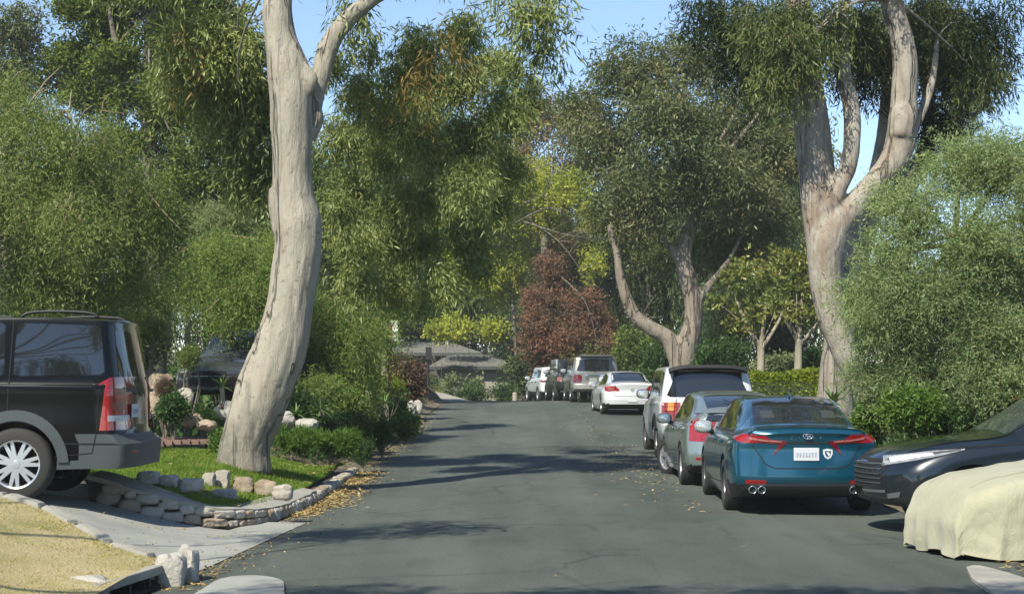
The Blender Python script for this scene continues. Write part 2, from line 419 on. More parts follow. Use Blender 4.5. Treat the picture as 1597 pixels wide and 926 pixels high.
def gbase(x, y):
    base = G(x, y)
    if XL - .4 < x < XR + .4: return ZR(y) - .06
    if x < XL and y < 19.5: return min(base, ZR(y)) - .05 if y > 13.5 else -.05
    return base - .012
xs = np.unique(np.concatenate([np.linspace(-900, -60, 12), np.linspace(-60, -14, 24), np.arange(-14, 14, .5), np.linspace(14, 60, 24), np.linspace(60, 900, 12)]))
ys = np.unique(np.concatenate([np.linspace(-300, -20, 10), np.arange(-20, 90, 1.0), np.linspace(90, 200, 20), np.linspace(220, 1400, 14)]))
grid('ground', xs, ys, gbase, M['soil'], 'structure')

# road
ys = np.unique(np.concatenate([np.arange(-20, 120, .5)]))
V = []; F = []
cols = 14
for j, y in enumerate(ys):
    sh = road_shift(y)
    a, b2 = XLe(y) + sh, XR + sh
    for k in range(cols + 1):
        t = k / cols
        x = a + (b2 - a) * t
        V.append((x, y, ZR(y) + .03 * math.sin(math.pi * t) - .0))
for j in range(len(ys) - 1):
    for k in range(cols):
        i = j * (cols + 1) + k
        F.append((i, i + 1, i + cols + 2, i + cols + 1))
o = bpy.data.objects.new('road', qmesh('road', np.array(V), np.array(F), M['asphalt'], True)); COL.objects.link(o); tag(o, kind='structure')
# asphalt apron of the right-hand forecourt where the two side-on cars stand
grid('forecourt', np.arange(XR - .02, 14, .4), np.arange(9, 19.6, .4), lambda x, y: G(x, y) + .004 + (.0 if x > XR else 0), M['asphalt'], 'structure')
# verge along both sides
grid('verge', np.arange(-3.9, XL + .12, .13), np.arange(27.5, 100, .5), lambda x, y: ZR(y) + .008 + (.14 * sstep(XL + .0, XL - .7, x)) + .02 * noise.noise((x * 3, y * 3, 0)), M['verge'], 'structure')
grid('right_verge', np.arange(XR - .06, 8, .3), np.arange(19.7, 100, .6), lambda x, y: G(x, y) + .006 + (.0 if x < XR + .1 else .03 * noise.noise((x * 2, y * 2, 3))), M['verge'], 'structure')
# driveway concrete (left)
V = []; F = []
n1, n2 = 40, 14
for i in range(n1 + 1):
    x = -2.62 - (12 - 2.6) * (i / n1) ** 1.3
    y0, y1 = edge_near(x) - .1, 18.3 + .3 * sstep(-4, -7, x)
    if x > -2.95: y1 = 19.4; y0 = 13.7
    for j in range(n2 + 1):
        y = y0 + (y1 - y0) * j / n2
        xx = x + (.0 if i else .35 * (j / n2 - .3))
        V.append((xx, y, zdrive(x, y) + (.006 if i == 0 else 0.012)))
for i in range(n1):
    for j in range(n2):
        a = i * (n2 + 1) + j; F.append((a, a + 1, a + n2 + 2, a + n2 + 1))
o = bpy.data.objects.new('driveway', qmesh('driveway', np.array(V), np.array(F)[:, ::-1], M['concrete'], True)); COL.objects.link(o); tag(o, kind='structure')
# near dry-grass island
V = []; F = []
for i in range(41):
    x = -2.88 - 9 * (i / 40) ** 1.4
    for j in range(25):
        y = 3 + (edge_near(x) - 3) * (j / 24)
        V.append((x, y, zmound(x, y) + .015 * noise.noise((x * 4, y * 4, 0))))
for i in range(40):
    for j in range(24):
        a = i * 25 + j; F.append((a + 25, a + 26, a + 1, a))
o = bpy.data.objects.new('dry_grass_bank', qmesh('dry_grass_bank', np.array(V), np.array(F), M['drygrass'], True)); COL.objects.link(o); tag(o, kind='structure')

# ------------------------------------------------------------------ rocks
def rock_mesh(name, mat, seed, box=(1, 1, 1), sub=3, rough=.16, p=3.0):
    bm = bmesh.new(); bmesh.ops.create_icosphere(bm, subdivisions=sub, radius=1)
    r = random.Random(seed); off = Vector((r.uniform(0, 99), r.uniform(0, 99), r.uniform(0, 99)))
    for v in bm.verts:
        d = v.co.normalized()
        k = (abs(d.x) ** p + abs(d.y) ** p + abs(d.z) ** p) ** (-1 / p)
        k *= 1 + rough * noise.noise(d * 1.6 + off) * 2 + rough * .6 * noise.noise(d * 4 + off)
        v.co = Vector((d.x * k * box[0], d.y * k * box[1], d.z * k * box[2]))
    me = bpy.data.meshes.new(name); bm.to_mesh(me); bm.free(); me.materials.append(mat)
    me.shade_smooth(); me.set_sharp_from_angle(angle=math.radians(32))
    return me
def put(name, me, loc, rz=0, parent=None, sc=(1, 1, 1), tilt=0):
    o = bpy.data.objects.new(name, me); COL.objects.link(o)
    L = Vector(loc)
    if parent is not None: o.parent = parent; L = L - Vector(parent.location)
    o.location = L; o.rotation_euler = (tilt, 0, rz); o.scale = sc
    return o

# stone retaining wall: path of the face, bottom
def bez(pts, n):
    """resample polyline smoothly (Catmull-Rom) into n points"""
    pts = [Vector(p) for p in pts]; out = []
    m = len(pts) - 1
    for i in range(n):
        t = i / (n - 1) * m; k = min(int(t), m - 1); u = t - k
        p0, p1, p2, p3 = pts[max(k - 1, 0)], pts[k], pts[k + 1], pts[min(k + 2, m)]
        out.append(.5 * ((2 * p1) + (-p0 + p2) * u + (2 * p0 - 5 * p1 + 4 * p2 - p3) * u * u + (-p0 + 3 * p1 - 3 * p2 + p3) * u ** 3))
    return out
wall_path = [W(135, 784, 18.4), W(200, 796, 18.35), W(290, 806, 18.4), W(360, 810, 18.7), W(405, 810, 19.3), W(450, 800, 20.4), W(495, 778, 23.0), W(530, 755, 26.4), W(556, 738, 29.4)]
wp = []
for p in bez(wall_path, 60):
    z = zdrive(p.x, p.y) if p.x < -2.95 and p.y < 19.4 else ZR(p.y)
    wp.append(Vector((p.x, p.y, z)))
wall = thing('stone_retaining_wall', 'low rubble stone retaining wall curving round the lawn corner from driveway to gutter', 'wall', wp[20])
arc = [0]
for i in range(59): arc.append(arc[-1] + (wp[i + 1].xy - wp[i].xy).length)
def at_arc(s):
    i = 0
    while i < 58 and arc[i + 1] < s: i += 1
    u = (s - arc[i]) / max(1e-6, arc[i + 1] - arc[i])
    p = wp[i].lerp(wp[i + 1], u); t = (wp[i + 1] - wp[i]); return p, math.atan2(t.y, t.x)
def wall_h(s): return .26 - .11 * sstep(0, 3.0, s) - .04 * sstep(4, 10, s)
# mortar core + ledge
core = MB(); vs = []
ledge = MB()
lv = []
for i in range(60):
    p, a = at_arc(arc[i]); h = wall_h(arc[i]); nrm = Vector((-math.sin(a), math.cos(a), 0))
    q = p + nrm * .05
    vs += [q + Vector((0, 0, -.1)), q + Vector((0, 0, h - .03)), q + nrm * .3 + Vector((0, 0, h - .03)), q + nrm * .3 + Vector((0, 0, -.1))]
    wdt = .42 * (1 - .55 * sstep(3.2, 6, arc[i]))
    j1 = .02 * noise.noise((arc[i] * 3, 0, 0)); j2 = .05 * noise.noise((arc[i] * 2, 5, 0))
    pp = p + nrm * (-.0 + j1)
    lv += [pp + Vector((0, 0, h - .035)), pp + Vector((0, 0, h + .012 + j1)), pp + nrm * (wdt + j2) + Vector((0, 0, h + .05)), pp + nrm * (wdt + j2) + Vector((0, 0, h - .06))]
fs = [(i * 4 + k, i * 4 + (k + 1) % 4, i * 4 + 4 + (k + 1) % 4, i * 4 + 4 + k) for i in range(59) for k in range(4)]
core.add(vs, fs[::1]); obj('mortar', core, M['mortar'], wall, world=True)
lb = MB().add(lv[:45 * 4], [f for f in fs if max(f) < 45 * 4]); obj('ledge', lb, M['ledge'], wall, world=True, angle=40)
rr = random.Random(5); k = 0
def course(s0, s1, z0f, z1f, lo, hi, dx):
    """one row of stones between two fractions of the wall height"""
    global k
    s = s0
    while s < s1:
        L = rr.uniform(lo, hi); h = wall_h(s); p, a = at_arc(min(s + L / 2, arc[-1]))
        mt = M[rr.choice(['stone', 'stone_brown', 'stone_brown', 'stone', 'stone_pale'])] if s < 3.2 else M[rr.choice(['stone', 'stone_pale', 'stone_pale', 'stone_brown'])]
        nrm = Vector((-math.sin(a), math.cos(a), 0)); tall = h * (z1f - z0f) * rr.uniform(.86, 1.04)
        me = rock_mesh('stone', mt, k + 40, (L * .5, .09, tall * .5), 3, .10, rr.uniform(3.5, 6))
        put('stone', me, p + nrm * (rr.uniform(.035, .06) + dx) + Vector((0, 0, h * z0f + tall * .5 - .008)), a + rr.uniform(-.06, .06), wall, tilt=rr.uniform(-.12, .05))
        s += L * .97; k += 1
course(.10, 2.5, 0, .55, .14, .36, 0); course(.16, 2.5, .5, 1.0, .12, .30, .01)
course(2.5, arc[-1], 0, 1.06, .12, .30, 0)

# lawn behind the wall
V = []; F = []
nL = 60; nB = 22
back = [W(100, 712, 24.5), W(190, 700, 26), W(240, 693, 26.5), W(330, 690, 26.8), W(420, 690, 27), W(500, 705, 27.4), W(540, 722, 28.6)]
bk = bez(back, nL)
for i in range(nL):
    p, a = at_arc(arc[-1] * .9 * i / (nL - 1)); nrm = Vector((-math.sin(a), math.cos(a), 0)); h = wall_h(arc[-1] * .9 * i / (nL - 1))
    p0 = p + nrm * .24; z0 = p.z + h + .01
    for j in range(nB):
        t = j / (nB - 1); q = p0.lerp(bk[i], t)
        z1 = zlawn(q.x, q.y)
        z = z0 + (z1 - z0) * sstep(0, .35, t) + .04 * math.sin(t * 3.14) + .02 * noise.noise((q.x * 1.3, q.y * 1.3, 0))
        V.append((q.x, q.y, z))
for i in range(nL - 1):
    for j in range(nB - 1):
        a = i * nB + j; F.append((a, a + nB, a + nB + 1, a + 1))
lawnV = np.array(V); lawnF = np.array(F)
o = bpy.data.objects.new('lawn', qmesh('lawn', lawnV, lawnF, M['lawn'], True)); COL.objects.link(o); tag(o, kind='structure')
lawn_bvh = BVHTree.FromPolygons([tuple(v) for v in V], [tuple(f) for f in F])
def lawn_z(x, y):
    h = lawn_bvh.ray_cast(Vector((x, y, 5)), Vector((0, 0, -1)))
    return h[0].z if h[0] else None

def blades(name, mat, pts, hgt, wid, rng, lean=.6):
    n = len(pts)
    P = np.array(pts); ang = rng.uniform(0, 2 * np.pi, n); h = hgt * rng.uniform(.5, 1.2, n)
    s = np.stack([np.cos(ang), np.sin(ang), np.zeros(n)], 1) * (wid / 2)
    lv = rng.normal(0, lean, (n, 2)) * h[:, None]
    tip = P + np.stack([lv[:, 0], lv[:, 1], h], 1)
    V = np.stack([P - s, P + s, tip], 1).reshape(-1, 3)
    F = np.arange(3 * n).reshape(n, 3)
    return qmesh(name, V, F, mat)
rng = np.random.default_rng(3)
cand = []
tri = lawnF
while len(cand) < 42000:
    k = rng.integers(0, len(tri), 20000); f = lawnV[tri[k]]
    u = rng.random((20000, 1)); v = rng.random((20000, 1))
    p = (f[:, 0] * (1 - u) + f[:, 1] * u) * (1 - v) + (f[:, 3] * (1 - u) + f[:, 2] * u) * v
    area = np.linalg.norm(np.cross(f[:, 1] - f[:, 0], f[:, 3] - f[:, 0]), axis=1)
    keep = rng.random(20000) < area / area.max() * .9
    cand += p[keep].tolist()
o = bpy.data.objects.new('grass', blades('grass', M['grassblade'], cand[:42000], .055, .012, rng)); COL.objects.link(o); tag(o, kind='stuff')
pts = []
while len(pts) < 30000:
    x = rng.uniform(-8, -2.9); y = rng.uniform(9, edge_near(x) - .03)
    q = rng.random()
    if q < .35 + .6 * sstep(.9, .0, edge_near(x) - y): pts.append((x, y, zmound(x, y) - .005))
o = bpy.data.objects.new('dry_grass', blades('dry_grass', M['dryblade'], pts, .022, .009, rng, 1.0)); COL.objects.link(o); tag(o, kind='stuff')

# edging slabs between the bank and the driveway
edg = thing('kerb_edging', 'pale kerbstones edging the dry grass bank along the driveway', 'kerb', (-3.8, 14.6, .3))
x = -2.98; k = 0
while x > -9:
    L = .42; x2 = x - L * .93
    y1, y2 = edge_near(x), edge_near(x2); a = math.atan2(y2 - y1, x2 - x)
    z = zmound((x + x2) / 2, (y1 + y2) / 2)
    me = rock_mesh('kerbstone', M['ledge'], 200 + k, (L * .505, .075, .10), 3, .02, 9)
    o = put('kerbstone', me, ((x + x2) / 2, (y1 + y2) / 2, z - .06), a, edg)
    o.rotation_euler[1] = -math.atan2(zmound(x2, y2) - zmound(x, y1), L) * (1 if math.cos(a) > 0 else 1)
    x = x2; k += 1

# storm drain at the near corner
dr = thing('storm_drain', 'open kerb storm drain with concrete lintel and dark iron bars at the near left corner', 'drain', (-2.75, 12.6, 0))
A = W(262, 882, 13.6); B = W(158, 926, 12.2)
d = (B - A); d.z = 0; ang = math.atan2(d.y, d.x); mid = (A + B) / 2; ln = d.length
lin = MB().box((mid.x, mid.y, A.z + .0), (ln + .3, .10, .07), ang)
obj('lintel', lin, M['ledge'], dr, world=True, bevel=.01)
pit = MB()
nr = Vector((math.sin(ang), -math.cos(ang), 0))
if nr.x > 0: nr = -nr
inn = mid + nr * .22
pit.box((inn.x, inn.y, .0), (ln + .1, .04, .2), ang)
obj('back_wall', pit, M['gap'], dr, world=True)
fl = mid + nr * .1
obj('drain_floor', MB().box((fl.x, fl.y, .006), (ln + .2, .3, .02), ang), M['gap'], dr, world=True)
for k in range(3):
    q = A.lerp(B, .3 + .3 * k)
    obj('bar', MB().tube([(q.x, q.y, -.0), (q.x, q.y, A.z)], .012, 8), M['iron'], dr, world=True)
p = W(275, 900, 13.7)
for (px, py, Y, bx, lab) in ((292, 908, 13.75, (.095, .13, .20), 'rough white boulder at the far end of the storm drain, by the driveway mouth'),
                             (266, 912, 13.45, (.11, .10, .19), 'rough white boulder directly beside the storm drain opening'),
                             (135, 938, 12.3, (.15, .12, .13), 'rough white boulder at the near end of the storm drain, at the frame edge')):
    q = W(px, py, Y)
    me = rock_mesh('boulder', M['stone_pale'], px, bx, 3, .13, 5)
    o = put('boulder', me, (q.x, q.y, bx[2] * .3 if px > 200 else bx[2] * .55)); tag(o, lab, 'boulder', 'white boulders at the storm drain')
# pale concrete pads on the asphalt at the bottom corners
def pad(name, pts, mat, kind='structure', zoff=.02):
    V = [(p.x, p.y, ZR(p.y) + zoff + .0) for p in pts]
    n = len(V); c = sum((Vector(v) for v in V), Vector()) / n
    mb = MB().add(V + [(v[0], v[1], v[2] - .05) for v in V], [tuple(range(n))] + [((i + 1) % n, i, n + i, n + (i + 1) % n) for i in range(n)])
    o = obj(name, mb, mat); return tag(o, kind=kind)
def gp(px, py, z=0.0):
    Y = (CAMH - z) * FPX / (py - HOR); return W(px, py, Y)
pad('gutter_pad', bez([gp(250, 960), gp(310, 925), gp(345, 905), gp(395, 900), gp(432, 905), gp(443, 916), gp(430, 960), gp(330, 1000)], 22), M['concrete'], zoff=.035)
pad('kerb_ramp', bez([gp(1507, 888), gp(1530, 886), gp(1597, 905), gp(1640, 930), gp(1620, 960), gp(1560, 935), gp(1515, 905)], 20), M['ledge'], zoff=.04)

# boulders edging the lawn
def on_lawn(px, py):
    o_ = Vector((0, 0, CAMH)); d_ = (W(px, py, 20) - o_).normalized(); h = lawn_bvh.ray_cast(o_, d_)
    if h[0]: return h[0]
    return W(px, py, 19.3)
specs = [(231, 748, 34, 18), (262, 752, 34, 16), (298, 760, 34, 20), (325, 748, 20, 22), (347, 748, 22, 30), (379, 756, 34, 26), (413, 762, 34, 26), (441, 768, 30, 20), (340, 770, 20, 14), (358, 772, 22, 18)]
words = ['flat pale boulder on the lawn edge, nearest the parked black vehicle', 'flat pale boulder on the wall ledge, second from the driveway end', 'pale squared boulder on the wall ledge below the grass, third from the driveway end',
         'small leaning boulder at the left of the tilted lawn stones', 'tall upright boulder set in the lawn beside its leaning neighbour', 'rounded brown boulder in the middle of the lawn edge row', 'brown pitted boulder right of the middle in the lawn edge row', 'pointed wedge boulder at the right end of the lawn edge row', 'small tan stone in front of the leaning boulder', 'small pale stone in front of the upright boulder']
for k, (px, py, wpx, hpx) in enumerate(specs):
    Y = 19.4 + (.0 if k < 3 else .5) - (.25 if k > 7 else 0) + (.4 if k == 7 else 0)
    q = W(px, py, Y); s = Y / FPX
    mt = M['stone_pale'] if k in (0, 1, 2, 9) else (M['stone'] if k in (3, 4, 7, 8) else M['stone_brown'])
    me = rock_mesh('boulder', mt, 300 + k, (wpx * s * .50, wpx * s * .36, hpx * s * .55), 3, .13, 5)
    q = on_lawn(px, py + hpx * .42) if k > 2 else q
    if k < 3: q = W(px, py + hpx * .3, 19.0)
    o = put('boulder', me, (q.x, q.y + .03, q.z + hpx * s * .42), random.Random(k).uniform(-.3, .3)); tag(o, words[k], 'boulder', 'boulders set along the lawn edge')
for k, (px, py, Y, wpx, hpx, lab) in enumerate([
    (443, 655, 30, 34, 24, 'pale flat-topped boulder right behind the leaning trunk'), (478, 662, 30, 34, 18, 'pale low boulder among the shrubs right of the leaning trunk'),
    (641, 640, 47, 16, 26, 'white boulder at the road edge, nearer of the pair before the purple bush'), (652, 635, 49, 13, 20, 'white boulder at the road edge, farther of the pair before the purple bush'),
    (618, 650, 44, 12, 12, 'small pale stone under the yellow-green round shrub'),
    (252, 596, 28.2, 34, 26, 'orange-tan boulder in the rock pile behind the black vehicle'), (288, 620, 27.6, 28, 26, 'grey boulder at the right of the rock pile'),
    (250, 630, 27.4, 40, 40, 'shaded brown boulder at the foot of the rock pile'), (360, 640, 29.5, 46, 26, 'broad pale boulder by the tree aloe'), (300, 655, 27.5, 34, 18, 'low reddish stone at the brick path edge'), (322, 662, 27.2, 30, 14, 'flat reddish stone right beside the brick path'), (243, 686, 26.2, 14, 12, 'little white stone at the lawn corner')]):
    q = W(px, py, Y); s = Y / FPX
    mt = M['stone_pale'] if k in (0, 1, 2, 3, 4, 8, 11) else (M['stone_brown'] if k in (5, 7, 9, 10) else M['stone'])
    me = rock_mesh('boulder', mt, 400 + k, (wpx * s / 2, wpx * s * .4, hpx * s * .55), 3, .15, 3)
    o = put('boulder', me, q); tag(o, lab, 'boulder')
# brick path
bp = thing('brick_path', 'reddish brick path behind the lawn', 'path', W(290, 683, 26.7))
rb = random.Random(9)
a0 = W(225, 688, 26.6); a1 = W(350, 684, 27.0)
for r_ in range(6):
    for k in range(9):
        c = a0.lerp(a1, (k + .5 + (.5 if r_ % 2 else 0)) / 9); c = c + Vector((.01, .085 + r_ * .16, 0)); c.z = a0.z - .02 + .006 * r_ + rb.uniform(-.003, .003)
        obj('brick', MB().box((c.x, c.y, c.z), (.14, .148, .06), rb.uniform(-.03, .03)), M['brick'], bp, world=True)
# ------------------------------------------------------------------ trees
M['twig'] = plain('twig', (.22, .15, .09), .8)
STY = {
    'euc':    dict(L=.16, W=.027, k=18, Lt=.65, droop=.9, out=.5, jit=.05, spread=.55),
    'euc_far': dict(L=.20, W=.055, k=14, Lt=.7, droop=.6, out=.6, jit=.10, spread=.7),
    'pepper': dict(L=.10, W=.018, k=30, Lt=.8, droop=.85, out=.6, jit=.07, spread=.8),
    'acacia': dict(L=.10, W=.020, k=26, Lt=.55, droop=.1, out=.9, jit=.05, spread=.8),
    'leafy':  dict(L=.13, W=.055, k=12, Lt=.35, droop=.0, out=1, jit=.07, spread=1.0),
    'cyp':    dict(L=.10, W=.045, k=26, Lt=.30, droop=-.5, out=.8, jit=.08, spread=.6),
    'big':    dict(L=.15, W=.055, k=9, Lt=.25, droop=-.2, out=.8, jit=.03, spread=.9),
    'small':  dict(L=.055, W=.022, k=16, Lt=.18, droop=-.3, out=1, jit=.03, spread=.9),
    'blade':  dict(L=.22, W=.022, k=18, Lt=.12, droop=-.6, out=.9, jit=.03, spread=.6),
    'needle': dict(L=.12, W=.014, k=34, Lt=.28, droop=.0, out=1, jit=.03, spread=.9),
}
def crown_mesh(name, blobs, n, sty, mat, seed=0, sub=(10, .24, .42), flat=1.0, scale=1.0, shell=.22):
    rng = np.random.default_rng(seed); st = STY[sty]
    C = np.array([list(b[0]) for b in blobs], float); R = np.array([list(b[1]) for b in blobs], float)
    wt = (R.prod(1)) ** (2 / 3); wt /= wt.sum()
    # uneven sub-clumps
    sc, sr, sp = [], [], []
    for c, r, w in zip(C, R, wt):
        m = sub[0]
        u = rng.normal(size=(m, 3)); u /= np.linalg.norm(u, axis=1, keepdims=True)
        rad = rng.random((m, 1)) ** .45 * .74
        sc.append(c + u * rad * r); k = rng.uniform(sub[1], sub[2], (m, 1)) * (r.prod() ** (1 / 3))
        sr.append(np.concatenate([k * 1.12, k * 1.12, k * flat], 1)); sp.append(np.full(m, w / m) * (k[:, 0] / k.mean()) ** 2)
    sc = np.concatenate(sc); sr = np.concatenate(sr); sp = np.concatenate(sp); sp /= sp.sum()
    nt_ = max(1, n // st['k'])
    i = rng.choice(len(sc), nt_, p=sp)
    u = rng.normal(size=(nt_, 3)); u /= np.linalg.norm(u, axis=1, keepdims=True)
    rad = 1 - np.abs(rng.normal(0, shell, (nt_, 1))); rad = np.clip(rad, .05, 1)
    base = sc[i] + u * rad * sr[i]
    td = u * st['out'] + rng.normal(0, .35, (nt_, 3)) + np.array([0, 0, -st['droop']])
    td /= np.linalg.norm(td, axis=1, keepdims=True)
    Lt = st['Lt'] * rng.uniform(.5, 1.25, (nt_, 1)) * scale
    k = st['k']
    tt = rng.random((nt_, k, 1))
    P = base[:, None, :] + td[:, None, :] * tt * Lt[:, None, :] + rng.normal(0, st['jit'] * scale, (nt_, k, 3))
    # twigs sag
    P[:, :, 2] -= (tt[:, :, 0] ** 2) * Lt * .25 * max(0, st['droop'])
    D = td[:, None, :] * .6 + rng.normal(0, st['spread'], (nt_, k, 3)) + np.array([0, 0, -st['droop'] * .5])
    P = P.reshape(-1, 3); D = D.reshape(-1, 3); D /= np.linalg.norm(D, axis=1, keepdims=True)
    m = len(P)
    Sd = np.cross(D, rng.normal(size=(m, 3))); Sd /= np.linalg.norm(Sd, axis=1, keepdims=True) + 1e-9
    L = st['L'] * scale * rng.uniform(.45, 1.35, (m, 1)); Wd = st['W'] * scale * rng.uniform(.7, 1.2, (m, 1)) * .5
    V = np.stack([P, P + D * L * .45 + Sd * Wd, P + D * L, P + D * L * .45 - Sd * Wd], 1).reshape(-1, 3)
    F = np.arange(4 * m).reshape(m, 4)
    # some of the bare shoots that carry the leaves
    q = rng.random(nt_) < .10
    a = (sc[i][q] * .35 + base[q] * .65); b = base[q] + td[q] * Lt[q] * .9; b[:, 2] -= Lt[q][:, 0] * .2 * max(0, st['droop'])
    mid = (a + b) / 2 + rng.normal(0, .06, a.shape); sdv = np.cross(b - a, rng.normal(size=a.shape)); sdv /= np.linalg.norm(sdv, axis=1, keepdims=True) + 1e-9
    w_ = .007 * scale
    TW['v'] = np.stack([a - sdv * w_, a + sdv * w_, mid + sdv * w_ * .8, mid - sdv * w_ * .8, b + sdv * w_ * .3, b - sdv * w_ * .3], 1).reshape(-1, 3)
    k6 = np.arange(len(a))[:, None] * 6; TW['f'] = np.concatenate([k6 + np.array([0, 1, 2, 3]), k6 + np.array([3, 2, 4, 5])])
    return qmesh(name, V, F, mat)
TW = {}

def smooth_path(pts, n=None):
    n = n or max(6, len(pts) * 5)
    return bez(pts, n)
def limb(mb, Y, pts, seg=12, wig=.0, seed=0, n=None):
    """pts: (px, py, width_px, dY) of a limb as it shows in the photograph, at distance Y + dY"""
    P = [W(p[0], p[1], Y + (p[3] if len(p) > 3 else 0)) for p in pts]
    r = [p[2] * (Y + (p[3] if len(p) > 3 else 0)) / FPX / 2 for p in pts]
    n = n or max(6, len(pts) * 6)
    Q = bez(P, n); R = [v.x for v in bez([Vector((x, 0, 0)) for x in r], n)]
    Q = [q + Vector((noise.noise((i * .5, seed, 0)), noise.noise((i * .5, seed, 9)), 0)) * wig for i, q in enumerate(Q)]
    mb.tube(Q, [max(.004, x) for x in R], seg)
    return Q
def fuse(ob, voxel, amp=.0, freq=3.0, sm=2):
    """weld the overlapping limbs of a trunk into one skin and roughen it"""
    m = ob.modifiers.new('r', 'REMESH'); m.mode = 'VOXEL'; m.voxel_size = voxel
    s = ob.modifiers.new('s', 'SMOOTH'); s.factor = .6; s.iterations = sm
    me = evalmesh(ob); ob.modifiers.clear(); old = ob.data; mats = list(old.materials); ob.data = me; bpy.data.meshes.remove(old)
    me.materials.clear()
    for x in mats: me.materials.append(x)
    me.shade_smooth()
    if amp:
        nr = [v.normal.copy() for v in me.vertices]
        for v, q in zip(me.vertices, nr):
            c = v.co
            d = noise.noise((c.x * freq, c.y * freq, c.z * freq * .5)) + .5 * noise.noise((c.x * freq * 3, c.y * freq * 3, c.z * freq)) - .3 * max(0, 1 - abs(noise.noise((c.x * 7, c.y * 7, c.z * .7 + 3))) * 9)
            v.co = c + q * (amp * d)
    me.update()
def branches_to(mb, start, blobs, r0=.06, seed=0, seg=6, sag=.15):
    rg = random.Random(seed)
    for c, r in blobs:
        a = Vector(start); b = Vector(c); L = (b - a).length
        mid = a.lerp(b, .5) + Vector((rg.uniform(-1, 1), rg.uniform(-1, 1), rg.uniform(.2, 1))) * L * sag
        P = bez([a, mid, b], 9); mb.tube(P, [r0 * (1 - .8 * i / 8) for i in range(9)], seg)
        for j in range(3):
            q = P[5 + j]; e = q + Vector((rg.uniform(-1, 1), rg.uniform(-1, 1), rg.uniform(-.3, 1))) * r[0] * .8
            mb.tube(bez([q, q.lerp(e, .5) + Vector((0, 0, .1)), e], 5), [r0 * .35, r0 * .3, r0 * .22, r0 * .15, r0 * .06], 5)
def B(px, py, Y, rx, rz=None, ry=None):
    """crown lobe: centre where the photo shows it at distance Y, radii given as seen (pixels), depth radius in metres"""
    s = Y / FPX; rz = rz or rx
    return (W(px, py, Y), (rx * s, ry if ry else (rx + rz) / 2 * s, rz * s))

def tree(name, label, cat, base, trunks, blobs, n, sty, mat, bark, seed=0, group=None, wire=True, voxel=None, amp=0, extra=None, r0=.05, hub=None, **kw):
    """base = (px, py, Y) of the foot; trunks = list of limb point lists in photo pixels"""
    loc = W(*base); gz = G(loc.x, loc.y); loc.z = gz
    t = thing(name, label, cat, loc, 0, group)
    mb = MB(); Y = base[2]; hubp = None
    for i, tr in enumerate(trunks):
        Q = limb(mb, Y, tr, 14 if voxel else 10, .0, seed + i)
        if hubp is None: hubp = Q[-1]
    if not trunks:
        hubp = loc + Vector((0, 0, .1))
        if wire: mb.tube([loc - Vector((0, 0, .2)), hubp], [r0 * 1.3, r0], 8)
    if hub is not None: hubp = W(*hub)
    if voxel:
        tk = obj('trunk', mb, bark, t, world=True); fuse(tk, voxel, amp)
        if wire:
            bm_ = MB(); branches_to(bm_, hubp, blobs, r0, seed); obj('limbs', bm_, bark, t, smooth=True, world=True)
    else:
        if wire: branches_to(mb, hubp, blobs, r0, seed)
        if mb.f: obj('trunk', mb, bark, t, smooth=True, world=True)
    bl = [((c - loc), r) for c, r in blobs]
    cm = crown_mesh('crown', bl, n, sty, mat, seed, **kw)
    o = bpy.data.objects.new('crown', cm); COL.objects.link(o); o.parent = t
    if base[2] < 45 and len(TW['f']) > 20 and trunks:
        o = bpy.data.objects.new('twigs', qmesh('twigs', TW['v'], TW['f'], M['twig'])); COL.objects.link(o); o.parent = t; o['kind'] = 'stuff'
    if extra:
        for (bb, nn, ss, mm, kk) in extra:
            o = bpy.data.objects.new('crown', crown_mesh('crown', [((c - loc), r) for c, r in bb], nn, ss, mm, seed + 7, **kk)); COL.objects.link(o); o.parent = t
    return t

def shrub(name, label, cat, px, py, Y, rx, rz, n, sty, mat, seed=0, group=None, bark=None, lobes=4, **kw):
    rg = random.Random(seed + 77)
    c = W(px, py, Y); loc = Vector((c.x, c.y, G(c.x, c.y)))
    s = Y / FPX; sc_ = max(min(1, rx * s * 1.2), Y / 52); kw.setdefault('scale', sc_); n = int(n * min(2.0, sc_ ** -1.5) / max(1, Y / 60) ** .5)
    bl = [(c, (rx * s * .8, (rx + rz) / 2 * s * .8, rz * s * .85))]
    for i in range(lobes):
        bl.append((c + Vector((rg.uniform(-.6, .6) * rx * s, rg.uniform(-.5, .3) * rx * s, rg.uniform(-.35, .45) * rz * s)), (rx * s * .45, rx * s * .45, rz * s * .5)))
    return tree(name, label, cat, (px, py, Y), [], bl, n, sty, mat, bark or M['bark_grey'], seed, group, r0=.02, **kw)

